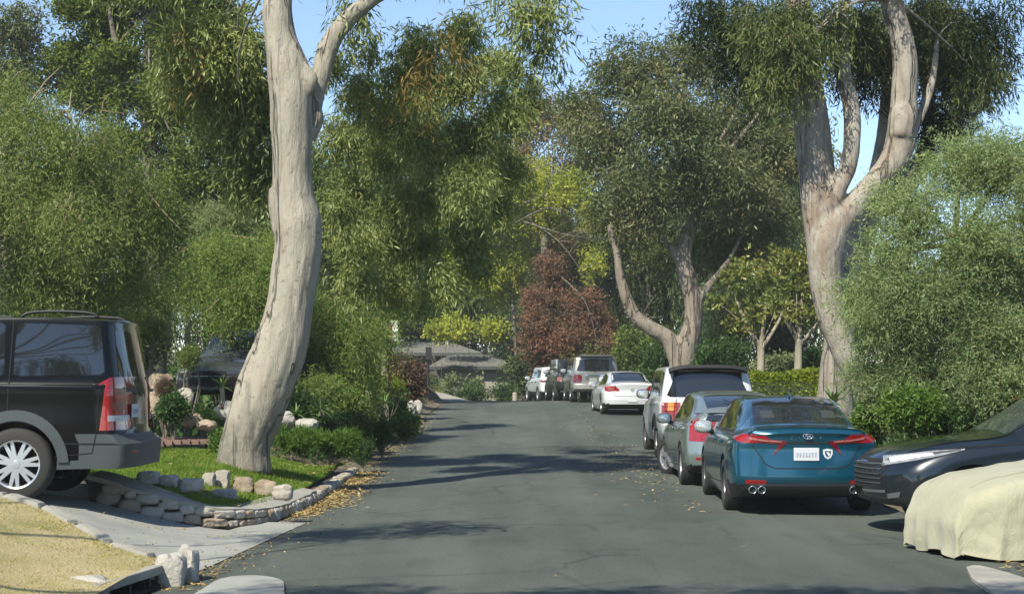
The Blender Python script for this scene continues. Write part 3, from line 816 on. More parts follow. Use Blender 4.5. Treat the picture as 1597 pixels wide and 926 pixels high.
# ---- the big leaning eucalyptus on the lawn
Y1 = 24.0
TR1 = [
    [(378, 735, 88), (381, 700, 78), (398, 650, 84), (415, 600, 88), (436, 545, 84), (450, 490, 76), (460, 430, 74), (465, 380, 74), (464, 345, 76), (457, 305, 66), (455, 250, 62), (455, 200, 66), (455, 150, 70), (449, 105, 68), (437, 60, 52), (433, 10, 46), (440, -60, 42, .2), (430, -160, 34, .5), (440, -260, 22, .6)],
    [(462, 230, 30, -.05), (480, 190, 34, .1), (492, 150, 28, .2), (500, 115, 30, .25), (512, 75, 32, .3), (540, 32, 28, .3), (590, -8, 24, .3), (650, -60, 20, .2), (700, -140, 14, 0)],
    [(440, 295, 44, .1), (440, 325, 44, .1), (446, 360, 44, .1)],
    [(478, 325, 30, -.05), (480, 350, 38, -.05), (475, 385, 30, -.05)],
    [(470, 112, 32, -.1), (482, 126, 28, -.15), (482, 145, 24, -.1)],
    [(484, 160, 26, .1), (490, 185, 30, .1), (480, 215, 26, .1)],
    [(350, 740, 34, .1), (362, 690, 30, .05), (385, 640, 26, .0)],
    [(408, 738, 34, .0), (408, 700, 30, -.05), (420, 650, 26, .0)],
]
bl = [B(340, 50, 26.5, 90, 70), B(380, 150, 27, 50, 70), B(395, 250, 27.5, 35, 60), B(300, 110, 28, 50, 50)]
veil = []
rgv = random.Random(31)
for (px, py, r) in [(530, 95, 26), (575, 75, 20), (625, 95, 26), (555, 120, 34), (600, 160, 40), (650, 60, 42), (710, 40, 40), (655, 130, 42), (715, 110, 44), (770, 90, 40), (545, 200, 34), (600, 230, 42), (660, 210, 44), (725, 190, 46), (785, 165, 40), (825, 130, 26), (550, 280, 36), (610, 300, 44), (670, 290, 44), (735, 270, 44), (790, 235, 34), (550, 360, 36), (605, 375, 42), (665, 365, 40), (725, 345, 38), (775, 305, 26), (560, 425, 34), (625, 430, 34), (690, 415, 30), (745, 400, 24), (535, 320, 26), (530, 400, 26)]:
    veil.append(B(px + rgv.uniform(-8, 8), py + rgv.uniform(-8, 8), rgv.uniform(25.5, 30), r, r * .85))
top = [B(440, -200, 24, 220, 110, 1.8), B(230, -90, 25.5, 150, 70, 1.6), B(700, -150, 24.5, 160, 70, 1.5), B(560, -100, 29, 100, 45, 1.3)]
spr = [B(830, 35, 23.5, 48, 45), B(850, 0, 23.5, 60, 20), B(850, 85, 24, 18, 50), B(560, 10, 24.5, 50, 30), B(800, -20, 23.5, 60, 30)]
tree('eucalyptus_tree', 'big leaning smooth pale eucalyptus rooted in the lawn by the left kerb', 'tree', (380, 712, Y1), TR1, bl, 34000, 'euc', M['euc'], M['bark'], 11, voxel=.028, amp=.02, r0=.028, hub=(440, -60, 24.2),
     extra=[(veil, 92000, 'euc', M['euc'], dict(sub=(7, .22, .50), scale=.8, shell=.3)), (top, 15000, 'euc', M['euc'], {}), (spr, 3400, 'euc', M['euc'], dict(sub=(8, .2, .5))), ([B(640, 120, 24.8, 70, 60), B(690, 60, 24.8, 50, 50), B(300, 60, 26, 60, 40)], 600, 'euc', M['rust_leaf'], dict(sub=(10, .3, .5)))])

# ---- right-hand eucalypts
Y2 = 31.5
TR2 = [
    [(1358, 640, 34, .0), (1344, 600, 36), (1318, 550, 40), (1299, 500, 45), (1289, 450, 50), (1287, 410, 54), (1292, 375, 60), (1304, 350, 54), (1332, 322, 42), (1367, 285, 42), (1397, 245, 46), (1408, 200, 48), (1410, 150, 42), (1412, 100, 40), (1404, 50, 36), (1390, 0, 34), (1385, -80, 28), (1395, -180, 20)],
    [(1286, 420, 50), (1284, 375, 56, .1), (1280, 330, 60, .15), (1274, 270, 58, .2), (1267, 210, 56, .2), (1261, 150, 52, .2), (1255, 90, 46, .2), (1245, 20, 40, .3), (1230, -60, 32, .5), (1215, -150, 22, .6)],
    [(1288, 350, 28, .0), (1303, 305, 28, -.1), (1322, 260, 28, -.1), (1329, 210, 27, -.1), (1327, 165, 27, 0), (1316, 120, 26, .1), (1312, 60, 22, .3), (1320, -20, 20, .5), (1330, -120, 14, .6)],
    [(1420, 205, 22, .1), (1440, 170, 15, .3), (1455, 120, 12, .5), (1462, 60, 8, .8)],
    [(1405, 165, 36, -.1), (1408, 185, 46, -.1), (1404, 215, 42, -.1)],
]
topR = [B(1205, 30, 31, 70, 60), B(1250, 70, 30.6, 50, 55), B(1215, 110, 30.6, 40, 40), B(1290, 20, 31, 50, 45), B(1340, 40, 33.2, 60, 60), B(1460, 60, 33, 70, 70), B(1520, 110, 32.5, 50, 50), B(1440, 20, 33, 60, 50), B(1380, 90, 33.4, 40, 50)]
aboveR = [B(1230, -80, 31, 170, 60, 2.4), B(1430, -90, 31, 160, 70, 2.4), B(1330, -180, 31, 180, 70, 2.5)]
darkR = [B(1125, 15, 33, 60, 50), B(1150, 60, 33, 50, 55), B(1185, 95, 33.5, 45, 40), B(1340, 90, 34, 50, 50), B(1480, 170, 34, 45, 60), B(1545, 40, 33, 70, 80), B(1500, 110, 33.5, 55, 60), B(1450, 190, 34, 30, 40)]  # near-black lobes: their backlit shade is put into the leaf colour
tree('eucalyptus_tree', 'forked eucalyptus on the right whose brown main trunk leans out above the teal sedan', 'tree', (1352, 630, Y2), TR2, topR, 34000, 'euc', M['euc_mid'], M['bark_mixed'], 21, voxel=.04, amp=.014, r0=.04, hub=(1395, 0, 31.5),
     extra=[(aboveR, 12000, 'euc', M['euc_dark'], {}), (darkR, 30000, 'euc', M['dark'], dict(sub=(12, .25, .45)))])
tree('eucalyptus_tree', 'straight pale-trunked eucalyptus standing just behind the leaning forked one on the right', 'tree', (1303, 640, 34),
     [[(1300, 660, 66), (1302, 620, 58), (1306, 560, 50), (1316, 480, 46), (1335, 400, 42, .3), (1360, 320, 38, .5), (1382, 220, 34, .6), (1390, 120, 30, .6), (1395, 0, 24, .6)], [(1370, 330, 30, .6), (1420, 280, 34, .5), (1445, 230, 28, .5), (1450, 180, 22, .5), (1440, 90, 18, .6)]],
     [B(1400, 20, 35, 90, 50), B(1480, 60, 35, 60, 50)], 7000, 'euc', M['euc_dark'], M['bark_white'], 31, voxel=.05, amp=.012, wire=False)

# ---- far eucalyptus in the middle distance
Y3 = 52
TR3 = [
    [(1063, 640, 44), (1063, 590, 42), (1066, 555, 40), (1078, 515, 32), (1082, 480, 28), (1074, 440, 30), (1066, 405, 26), (1072, 370, 22), (1085, 330, 18), (1090, 260, 14), (1080, 180, 9)],
    [(1058, 560, 32), (1042, 528, 26), (1015, 512, 24), (990, 492, 22), (975, 460, 18), (966, 425, 15), (962, 395, 12), (950, 350, 9)],
    [(1062, 410, 18), (1046, 388, 13), (1032, 368, 9), (1020, 345, 6), (1000, 300, 4)],
    [(1080, 480, 20), (1110, 440, 12), (1140, 400, 8), (1170, 340, 5)],
]
b3 = [B(1215, 230, 53, 50, 60), B(1225, 90, 54, 50, 50), B(1180, 60, 55, 60, 40), B(950, 330, 55, 40, 50), B(1000, 120, 53, 90, 65), B(1090, 90, 53, 80, 55), B(1050, 190, 51, 120, 75), B(930, 210, 54, 70, 65), B(1160, 200, 54, 80, 90), B(1120, 290, 51, 100, 70), B(1000, 300, 51, 90, 60), B(1200, 330, 53, 60, 80), B(900, 160, 56, 50, 40), B(1130, 380, 54, 70, 50), B(1030,390,55,60,40), B(1200,130,54,60,60)]
tree('eucalyptus_tree', 'broad grey-green eucalyptus in the middle distance with a crooked trunk forking low to the left', 'tree', (1063, 600, Y3), TR3, b3, 105000, 'euc_far', M['euc_brown'], M['bark_far'], 41, voxel=.06, amp=.02, r0=.09, hub=(1078, 300, 52), sub=(14, .22, .40), shell=.25, scale=.9)
tree('eucalyptus_tree', 'rust-tinged tall tree crown behind the yellow-green tree', 'tree', (850, 600, 92), [[(850, 640, 20), (850, 500, 18), (850, 300, 10)]],
     [B(850, 180, 92, 75, 60), B(800, 240, 92, 60, 60), B(900, 250, 93, 60, 60), B(860, 300, 93, 70, 50), B(770, 180, 94, 40, 40), B(880,370,94,70,60)], 26000, 'euc_far', M['euc_rust'], M['bark_grey'], 42, sub=(12, .22, .4), scale=1.35)

# ---- left side
tree('pepper_tree', 'soft light green weeping pepper tree filling the left edge behind the black vehicle', 'tree', (120, 600, 30), [[(130, 620, 60), (125, 540, 50), (110, 430, 40), (90, 300, 30), (80, 200, 18)], [(118, 480, 30), (60, 400, 22), (20, 300, 14)], [(115, 450, 30), (190, 360, 20), (240, 300, 12)]],
     [B(40, 170, 28, 90, 80), B(120, 210, 28, 80, 90), B(200, 300, 28.5, 70, 90), B(30, 300, 28, 90, 90), B(110, 340, 27.5, 90, 90), B(50, 430, 28, 90, 60), B(230, 400, 29, 55, 70), B(150, 440, 28.5, 90, 50), B(0, 130, 29, 60, 60), B(250, 330, 29, 30, 60),B(-60,300,28,90,160)],
     100000, 'pepper', M['pepper_dull'], M['bark_pale'], 51, sub=(10, .26, .44), shell=.16)
tree('cypress_tree', 'dark cypress with layered bright green pads rising behind the left trees', 'tree', (220, 600, 48), [[(240, 640, 40), (240, 400, 34), (230, 150, 20), (235, 20, 12)], [(240, 200, 18), (185, 80, 10), (170, 10, 6)], [(240, 100, 14), (280, 0, 8)]],
     [B(190, 100, 48, 70, 28), B(260, 60, 48, 60, 26), B(150, 60, 49, 50, 26), B(230, 150, 47.5, 75, 30), B(290, 190, 48, 70, 28), B(330, 110, 49, 60, 40), B(320, 225, 46, 75, 20), B(310, 290, 46.5, 65, 22), B(200, 230, 48, 60, 25), B(120, 20, 49, 50, 34), B(160, -10, 49, 60, 30), B(190, 40, 49, 60, 30), B(340, 30, 49, 60, 30), B(290, 20, 49, 60, 34), B(120, 90, 50, 50, 34), B(270, 350, 48, 60, 25), B(350, 330, 49, 50, 40), B(230, -10, 48, 90, 30), B(150, 150, 49, 50, 30)],
     74000, 'cyp', M['cypress'], M['bark_grey'], 52, sub=(12, .25, .45), flat=.5, scale=1.5)
tree('eucalyptus_tree', 'hazy grey-green eucalyptus top at the upper left corner', 'tree', (20, 600, 55), [[(10, 600, 40), (10, 300, 30), (20, 100, 16)]],
     [B(20, 50, 55, 60, 50), B(0, 120, 55, 60, 60), B(90, 110, 56, 50, 40), B(170,130,57,50,60)], 16000, 'euc_far', M['euc_brown'], M['bark_pale'], 53)
tree('pepper_tree', 'rounded light green tree between the weeping pepper tree and the leaning trunk', 'tree', (350, 600, 36), [[(350, 640, 18), (352, 520, 16), (345, 440, 10)], [(352, 520, 12), (385, 460, 7)]],
     [B(350, 400, 35, 60, 55), B(390, 430, 35, 50, 60), B(310, 420, 35, 45, 40), B(365, 455, 34.5, 50, 30), B(420, 400, 36, 40, 60)], 46000, 'pepper', M['pepper'], M['bark_pale'], 54, sub=(9, .28, .45), shell=.16)
shrub('silver_shrub', 'silvery shrub top in front of the dark cypress', 'shrub', 340, 350, 36.5, 48, 22, 9000, 'acacia', M['silver'], 55)
tree('pepper_tree', 'bright green pepper tree with weeping strands right of the leaning trunk', 'tree', (520, 640, 38), [[(525, 660, 18), (528, 580, 16), (520, 480, 12), (510, 420, 8)], [(526, 520, 10), (570, 450, 7)], [(524, 540, 9), (480, 480, 6)]],
     [B(500, 480, 38, 55, 55), B(550, 500, 37.5, 50, 55), B(480, 540, 38, 45, 45), B(535, 555, 37.5, 50, 40), B(590, 500, 39, 35, 40), B(465, 590, 38, 26, 30), B(555, 590, 38, 40, 25)], 62000, 'pepper', M['pepper'], M['bark_pale'], 56, sub=(9, .28, .45), shell=.16)
tree('olive_tree', 'grey-green small tree with bare twigs beside the white sign', 'tree', (595, 620, 42), [[(600, 640, 12), (600, 540, 10), (605, 470, 7), (600, 420, 4)], [(602, 500, 6), (640, 455, 4), (655, 420, 3)], [(602, 510, 6), (575, 470, 4)]],
     [B(600, 440, 42, 45, 40), B(640, 430, 43, 40, 35), B(590, 500, 42, 25, 22), B(620, 400, 43, 40, 30), B(660, 470, 44, 25, 25)], 11000, 'leafy', M['shrub'], M['bark_pale'], 57)
tree('willow_tree', 'yellow-green tree with bare arching branches over the road bend', 'tree', (795, 600, 88), [[(806, 640, 5), (803, 520, 5), (795, 420, 8), (795, 330, 9), (800, 270, 6)]],
     [B(760, 290, 86.5, 60, 45), B(840, 300, 87, 60, 40), B(720, 320, 87.5, 60, 50), B(800, 400, 88, 60, 50), B(700, 440, 89, 50, 35), B(780, 450, 89, 50, 40), B(660,400,89,50,45), B(890, 300, 86, 50, 38), B(925, 340, 86, 24, 40), B(780, 350, 86.5, 45, 30), B(735, 370, 87.5, 40, 40), B(860, 340, 87.5, 45, 30), B(925, 410, 86, 22, 35), B(830, 270, 87.5, 50, 25), B(750, 430, 87.5, 40, 35), B(700, 410, 88.5, 40, 40)],
     66000, 'leafy', M['yellowgreen'], M['bark_grey'], 58, wire=False, sub=(12, .22, .4), scale=1.4)
mb = MB(); o58 = [o for o in COL.objects if o.get('label', '').startswith('yellow-green tree with bare')][0]
rg = random.Random(4)
for (a, b_, c) in [((815, 345), (880, 365), (945, 375)), ((830, 348), (875, 380), (925, 450)), ((800, 300), (830, 250), (890, 215)), ((800, 290), (770, 260), (740, 250)), ((805, 320), (850, 300), (870, 245)), ((795, 310), (760, 320), (730, 300)), ((870, 375), (900, 360), (935, 372)), ((800, 280), (840, 262), (880, 250)), ((800, 350), (850, 325), (890, 330)), ((790, 280), (800, 240), (850, 230)), ((790, 370), (750, 360), (700, 380)), ((795, 330), (770, 300), (760, 250))]:
    P = bez([W(a[0], a[1], 86), W(b_[0], b_[1], 84.8), W(c[0], c[1], 84.4)], 14)
    mb.tube(P, [(.045 - .003 * i) for i in range(14)], 5)
    for j in range(4, 13, 2):
        e = P[j] + Vector((rg.uniform(-.5, 1.3), rg.uniform(-.4, .2), rg.uniform(-.7, 1)))
        mb.tube([P[j], P[j].lerp(e, .5) + Vector((0, 0, .08)), e], [.024, .016, .006], 4)
obj('branch', mb, M['bark_grey'], o58, smooth=True, world=True)
tree('red_leaf_tree', 'rust-red leaved conical tree behind the far parked cars', 'tree', (870, 620, 84), [[(870, 640, 14), (868, 520, 10), (860, 420, 5)]],
     [B(855, 420, 84, 28, 35), B(845, 470, 84, 42, 40), B(890, 470, 84, 45, 40), B(840, 520, 83, 42, 45), B(890, 530, 83, 50, 45), B(930, 500, 84, 30, 45), B(935, 555, 83, 40, 35), B(860, 570, 84, 50, 30)], 42000, 'leafy', M['red'], M['bark_grey'], 59, sub=(14, .22, .4), scale=1.2,
     extra=[([B(900, 570, 82, 60, 30), B(880, 500, 85, 60, 60)], 9000, 'leafy', M['mid'], {})])

# acacia at the right edge
tree('acacia_tree', 'feathery green acacia filling the right edge above the dark hatchback bonnet', 'tree', (1500, 640, 23), [[(1510, 680, 50), (1505, 600, 44), (1500, 500, 34), (1490, 380, 20)], [(1503, 560, 26), (1430, 470, 16), (1380, 420, 10)], [(1503, 540, 26), (1580, 430, 16)]],
     [B(1500, 270, 22.5, 60, 70), B(1570, 250, 22.5, 60, 80), B(1430, 340, 22, 65, 60), B(1520, 380, 21.5, 80, 70), B(1590, 400, 22, 60, 80), B(1390, 410, 22, 60, 55), B(1460, 470, 21.5, 80, 60), B(1380, 500, 22, 60, 50), B(1550, 510, 21.5, 70, 70), B(1430, 570, 22, 80, 45), B(1360, 570, 22.5, 40, 35), B(1520, 600, 21.5, 70, 45), B(1590, 580, 21.5, 50, 60), B(1340, 455, 22.5, 30, 40), B(1650, 350, 22, 70, 150), B(1400,620,22,50,30)],
     185000, 'acacia', M['acacia'], M['bark_brown'], 61, sub=(9, .26, .44), scale=.68, shell=.16)
# magnolias
for (px, Y, seed, lab, tr, bls) in [
    (1185, 42, 62, 'young magnolia with yellow-green leaves behind the white parked vehicle', [[(1186, 610, 14), (1187, 560, 12), (1186, 540, 11)], [(1186, 542, 8), (1165, 505, 6), (1150, 470, 4)], [(1186, 542, 8), (1192, 500, 6), (1196, 440, 4)], [(1187, 545, 7), (1215, 500, 5), (1225, 470, 3)]],
     [B(1165, 425, 42, 56.25, 33.6), B(1145, 455, 42, 47.5, 30), B(1205, 430, 42, 43.75, 33.6), B(1180, 480, 42, 52.5, 30), B(1115, 470, 42, 31.25, 16.8), B(1160, 505, 42, 37.5, 24)]),
    (1245, 40, 63, 'young magnolia with yellow-green leaves right beside the pale straight trunk', [[(1245, 600, 14), (1245, 560, 12), (1246, 530, 11)], [(1246, 535, 8), (1225, 495, 5), (1215, 450, 3)], [(1246, 535, 8), (1250, 470, 6), (1240, 410, 3)], [(1246, 540, 6), (1270, 510, 4), (1285, 490, 3)], [(1250, 480, 5), (1235, 440, 3)]],
     [B(1230, 410, 40, 40, 24), B(1245, 450, 40, 43.75, 30), B(1220, 480, 40, 37.5, 30), B(1265, 490, 40, 27.5, 21.6), B(1255, 425, 40, 25, 24)])]:
    tree('magnolia_tree', lab, 'tree', (px, 605, Y), tr, bls, 2100, 'big', M['magnolia'], M['bark_pale'], seed, 'magnolias', r0=.02, sub=(26, .12, .26))

# ---- background trees: three crowns shared, every tree its own object
proto = []
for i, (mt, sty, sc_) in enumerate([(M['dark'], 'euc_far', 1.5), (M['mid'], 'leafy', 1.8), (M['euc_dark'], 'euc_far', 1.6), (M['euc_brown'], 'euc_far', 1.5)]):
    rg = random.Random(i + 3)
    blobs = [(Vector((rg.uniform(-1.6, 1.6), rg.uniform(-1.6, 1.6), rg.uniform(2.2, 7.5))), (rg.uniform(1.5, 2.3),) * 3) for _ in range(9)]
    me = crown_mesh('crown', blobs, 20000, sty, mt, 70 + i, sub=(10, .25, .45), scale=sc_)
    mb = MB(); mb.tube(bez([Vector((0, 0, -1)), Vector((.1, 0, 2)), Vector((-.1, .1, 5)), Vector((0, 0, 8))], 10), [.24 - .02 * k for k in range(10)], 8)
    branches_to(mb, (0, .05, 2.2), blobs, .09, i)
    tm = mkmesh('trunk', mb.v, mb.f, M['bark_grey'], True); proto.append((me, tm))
def bgtree(px, Y, kind, top_py, wide, label, seed, group='background trees beyond the road bend'):
    p = W(px, 610, Y); z = G(p.x, p.y) - .1
    topz = W(px, top_py, Y).z; s = (topz - z) / 9.4; sx = wide * Y / FPX / 3.4
    t = thing('broadleaf_tree', label, 'tree', (p.x, p.y, z), 0, group)
    for nm, me in (('crown', proto[kind][0]), ('trunk', proto[kind][1])):
        o = bpy.data.objects.new(nm, me); COL.objects.link(o); o.parent = t
        o.scale = (sx, sx, s); o.rotation_euler = (0, 0, seed * 1.7)
    return t
BG = [
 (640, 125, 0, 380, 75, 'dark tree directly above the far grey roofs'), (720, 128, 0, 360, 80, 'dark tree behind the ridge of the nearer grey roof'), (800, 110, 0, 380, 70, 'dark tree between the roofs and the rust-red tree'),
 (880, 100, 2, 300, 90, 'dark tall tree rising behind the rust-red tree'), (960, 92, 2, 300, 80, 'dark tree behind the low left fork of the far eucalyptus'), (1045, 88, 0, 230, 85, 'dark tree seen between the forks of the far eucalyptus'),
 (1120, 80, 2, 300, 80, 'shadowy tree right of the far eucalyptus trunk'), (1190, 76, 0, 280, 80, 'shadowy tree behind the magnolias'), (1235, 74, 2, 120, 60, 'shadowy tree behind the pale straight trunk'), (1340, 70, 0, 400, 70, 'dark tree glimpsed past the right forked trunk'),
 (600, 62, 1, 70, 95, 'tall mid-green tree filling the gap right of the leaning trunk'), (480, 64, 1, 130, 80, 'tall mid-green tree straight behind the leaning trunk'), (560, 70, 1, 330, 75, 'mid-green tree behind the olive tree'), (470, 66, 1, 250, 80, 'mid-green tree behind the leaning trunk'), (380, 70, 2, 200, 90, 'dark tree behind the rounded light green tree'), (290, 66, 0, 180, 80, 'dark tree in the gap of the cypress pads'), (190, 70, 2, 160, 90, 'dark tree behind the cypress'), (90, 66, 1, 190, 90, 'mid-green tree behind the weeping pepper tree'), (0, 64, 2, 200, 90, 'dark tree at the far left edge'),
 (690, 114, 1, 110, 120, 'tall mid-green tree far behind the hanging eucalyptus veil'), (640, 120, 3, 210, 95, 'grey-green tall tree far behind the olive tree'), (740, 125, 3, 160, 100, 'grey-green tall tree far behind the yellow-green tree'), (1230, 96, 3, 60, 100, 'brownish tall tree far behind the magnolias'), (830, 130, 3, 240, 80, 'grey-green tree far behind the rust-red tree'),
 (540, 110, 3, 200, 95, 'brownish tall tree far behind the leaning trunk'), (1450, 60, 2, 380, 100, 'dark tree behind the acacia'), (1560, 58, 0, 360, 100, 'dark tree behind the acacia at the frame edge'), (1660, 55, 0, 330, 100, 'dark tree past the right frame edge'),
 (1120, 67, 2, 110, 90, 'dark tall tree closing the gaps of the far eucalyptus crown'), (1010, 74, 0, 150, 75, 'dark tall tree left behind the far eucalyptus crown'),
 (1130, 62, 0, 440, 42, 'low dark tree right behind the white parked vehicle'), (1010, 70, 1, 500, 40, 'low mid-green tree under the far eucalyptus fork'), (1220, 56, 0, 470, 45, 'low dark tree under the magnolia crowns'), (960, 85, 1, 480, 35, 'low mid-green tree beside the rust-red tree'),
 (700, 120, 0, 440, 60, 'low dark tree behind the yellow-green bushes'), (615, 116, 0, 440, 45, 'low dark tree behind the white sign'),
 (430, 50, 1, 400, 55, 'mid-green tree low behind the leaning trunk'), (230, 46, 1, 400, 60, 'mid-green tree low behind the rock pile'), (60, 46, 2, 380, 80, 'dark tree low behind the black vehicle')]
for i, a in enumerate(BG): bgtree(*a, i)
# street trees behind the viewpoint, out of the frame, whose crowns shade the near asphalt
for (x, y, kd, s, sx, lab) in [(9, -6, 2, 1.2, 1.2, 'street tree on the right verge behind the viewpoint'), (-9, -9, 0, 1.1, 1.1, 'street tree on the left verge well behind the viewpoint')]:
    t = thing('broadleaf_tree', lab, 'tree', (x, y, G(x, y)), 0, 'trees around the viewpoint')
    for nm, me in (('crown', proto[kd][0]), ('trunk', proto[kd][1])):
        o = bpy.data.objects.new(nm, me); COL.objects.link(o); o.parent = t; o.scale = (sx, sx, s)

bl = [(Vector(c), (r, r, r * .6)) for c, r in (((-5.0, 6.3, 7.2), 1.2), ((-3.2, 6.1, 7.3), 1.3), ((-1.2, 6.3, 7.5), 1.3), ((.4, 6.5, 7.4), 1.2), ((-5.3, 12.2, 7.0), .95), ((-4.3, 12.9, 7.1), .9))]
t = thing('eucalyptus_tree', 'street eucalyptus on the near left bank, outside the frame, reaching over the road', 'tree', (-9.2, 5.0, G(-9.2, 5.0)))
mb = MB(); mb.tube(bez([(-9.2, 5, .2), (-9.1, 5.2, 2.5), (-8.8, 5.4, 5), (-8.2, 5.8, 7.6)], 14), [.34 - .016 * i for i in range(14)], 12)
branches_to(mb, (-8.8, 5.4, 5.2), bl, .045, 5, sag=.1); obj('trunk', mb, M['bark'], t, smooth=True, world=True)
o = bpy.data.objects.new('crown', crown_mesh('crown', [(c - Vector(t.location), r) for c, r in bl], 26000, 'euc', M['euc'], 91)); COL.objects.link(o); o.parent = t

# ---- shrubs
SH = [
 # name, label, px, py, Y, rx, rz, n, style, mat
 ('agapanthus_clump', 'bright green strappy clump on the lawn edge just right of the leaning trunk', 455, 690, 27.5, 45, 24, 4200, 'blade', 'shrub'),
 ('agapanthus_clump', 'bright green strappy clump in the middle of the lawn edge planting', 515, 695, 27.8, 45, 26, 4600, 'blade', 'shrub'),
 ('trailing_shrub', 'dark green trailing shrub spilling over the kerb end', 566, 705, 29.3, 20, 26, 4500, 'small', 'shrub_dark'),
 ('rosemary_shrub', 'dark rosemary-like mound behind the strappy clumps', 555, 665, 32.5, 50, 28, 13000, 'small', 'shrub_dark'),
 ('rosemary_shrub', 'dark rosemary-like mound beside the road, right of its larger neighbour', 596, 678, 33, 22, 28, 7000, 'small', 'shrub_dark'),
 ('shrub', 'low green shrub behind the leaning trunk foot', 470, 640, 32, 40, 18, 4500, 'leafy', 'shrub_dark'),
 ('shrub', 'mid-green shrub under the weeping strands', 520, 640, 34, 50, 25, 7000, 'leafy', 'mid'),
 ('shrub', 'light green feathery shrub below the weeping strands', 500, 610, 35, 36, 22, 6000, 'acacia', 'pepper'),
 ('shrub', 'light green shrub left of the spiky yucca', 545, 625, 34.5, 30, 20, 5000, 'small', 'shrub'),
 ('round_shrub', 'yellow-green clipped round shrub by the purple bush', 606, 602, 41, 30, 20, 7000, 'small', 'hedge'),
 ('shrub', 'small leafy shrub at the kerb by the paired white stones', 612, 640, 42, 26, 22, 5000, 'leafy', 'shrub_dark'),
 ('shrub', 'low green shrub at the road edge by the paired white stones', 628, 662, 40, 18, 14, 3000, 'leafy', 'shrub'),
 ('purple_bush', 'purple-brown rounded bush beside the road', 640, 597, 50, 28, 32, 9000, 'leafy', 'purple'),
 ('purple_hedge', 'dusky purple hedge top behind the white sign', 612, 578, 53, 30, 16, 6000, 'leafy', 'purple'),
 ('juniper_bush', 'dark juniper spreading under the far house wall', 730, 619, 82, 34, 10, 4500, 'cyp', 'shrub_dark'),
 ('juniper_bush', 'green juniper at the right end of the far house wall', 785, 617, 82, 18, 14, 4000, 'cyp', 'shrub_dark'),
 ('shrub', 'small topiary-like shrub at the left end of the far house wall', 703, 600, 84, 10, 9, 1800, 'cyp', 'silver'),
 ('pale_shrub', 'pale shrub in front of the far house wall', 735, 604, 86, 16, 6, 1500, 'leafy', 'silver'),
 ('shrub', 'sparse grey shrub at the top of the far driveway', 688, 612, 82, 10, 12, 2000, 'needle', 'silver'),
 ('pine_bush', 'dark young pine right of the far roofs', 815, 580, 86, 34, 42, 9000, 'leafy', 'pine'),
 ('pine_bush', 'dark young pine directly left of the far white parked vehicle', 838, 600, 87, 22, 28, 4500, 'leafy', 'pine'),
 ('yellow_bush', 'yellow-green bush above the left part of the far roofs', 712, 512, 99, 40, 15, 5200, 'leafy', 'yellowgreen'),
 ('yellow_bush', 'yellow-green bush above the ridge of the nearer far roof', 765, 514, 100, 32, 18, 4800, 'leafy', 'yellowgreen'),
 ('yellow_bush', 'yellow-green bush touching the dark sign from behind', 688, 514, 96, 22, 12, 2600, 'leafy', 'yellowgreen'),
 ('holly_bush', 'mid-green upright bush behind the white coupe', 990, 545, 66, 26, 45, 6000, 'leafy', 'mid'),
 ('shrub', 'dark bush at the foot of the far eucalyptus', 1035, 575, 56, 34, 35, 7000, 'leafy', 'shrub_dark'),
 ('grey_shrub', 'grey-green shrub between the magnolia trunks', 1215, 575, 45, 34, 16, 5000, 'leafy', 'silver'),
 ('grey_shrub', 'dusky shrub behind the white parked vehicle roof', 1130, 560, 50, 45, 28, 6000, 'leafy', 'shrub_dark'),
 ('shrub', 'dark shrub behind the clipped hedge', 1262, 570, 44, 30, 24, 4500, 'leafy', 'shrub_dark'),
 ('shrub', 'yellow-tipped bush above the dark parked bonnet', 1425, 645, 21, 50, 28, 6500, 'leafy', 'shrub'),
 ('shrub', 'dark green bush just right of the teal sedan roof', 1365, 655, 22.5, 34, 35, 6000, 'leafy', 'shrub'),
 ('shrub', 'low green bush behind the dark bonnet', 1480, 660, 21.5, 45, 26, 5000, 'leafy', 'shrub_dark'),
 ('shrub', 'dark bush at the right edge behind the dark windscreen', 1570, 640, 22, 50, 40, 6000, 'leafy', 'shrub_dark'),
 ('shrub', 'small bush behind the dark windscreen', 1525, 655, 21.8, 40, 28, 4000, 'leafy', 'mid'),
 ('shrub', 'yellowish bush draped over the rock pile behind the black vehicle', 290, 560, 28, 22, 32, 4200, 'small', 'pepper_dull'),
 ('shrub', 'grey-green bush above the rock pile', 245, 520, 29.5, 34, 26, 5200, 'small', 'silver'),
 ('shrub', 'dark bush at the bottom of the rock pile', 272, 635, 27, 20, 16, 2600, 'leafy', 'shrub_dark'),
 ('shrub', 'spiky dark plant right of the brick path', 322, 652, 27.6, 18, 14, 900, 'blade', 'shrub_dark'),
 ('shrub', 'brownish shrub in the middle of the rock pile', 258, 605, 27.3, 18, 22, 2600, 'small', 'purple'),
 ('shrub', 'green leafy bush at the left foot of the leaning trunk', 348, 690, 25.4, 12, 12, 1600, 'leafy', 'shrub'),
 ('shrub', 'bright shrub line behind the parked grey vehicle roof', 370, 515, 38, 50, 22, 6000, 'leafy', 'shrub'),
 ('shrub', 'olive shrub rising behind the rock pile', 235, 535, 34, 55, 50, 9000, 'leafy', 'silver'),
 ('shrub', 'dark shrub far behind the black vehicle roof', 120, 490, 33, 120, 40, 9000, 'leafy', 'shrub_dark'),
 ('shrub', 'mid-green bush at the right of the leaning trunk foot', 440, 620, 33, 34, 40, 7000, 'leafy', 'mid'),
]
for i, (nm, lab, px, py, Y, rx, rz, n, sty, mt) in enumerate(SH):
    shrub(nm, lab, 'bush', px, py, Y, rx, rz, n, sty, M[mt], 100 + i)

rosette_later = True
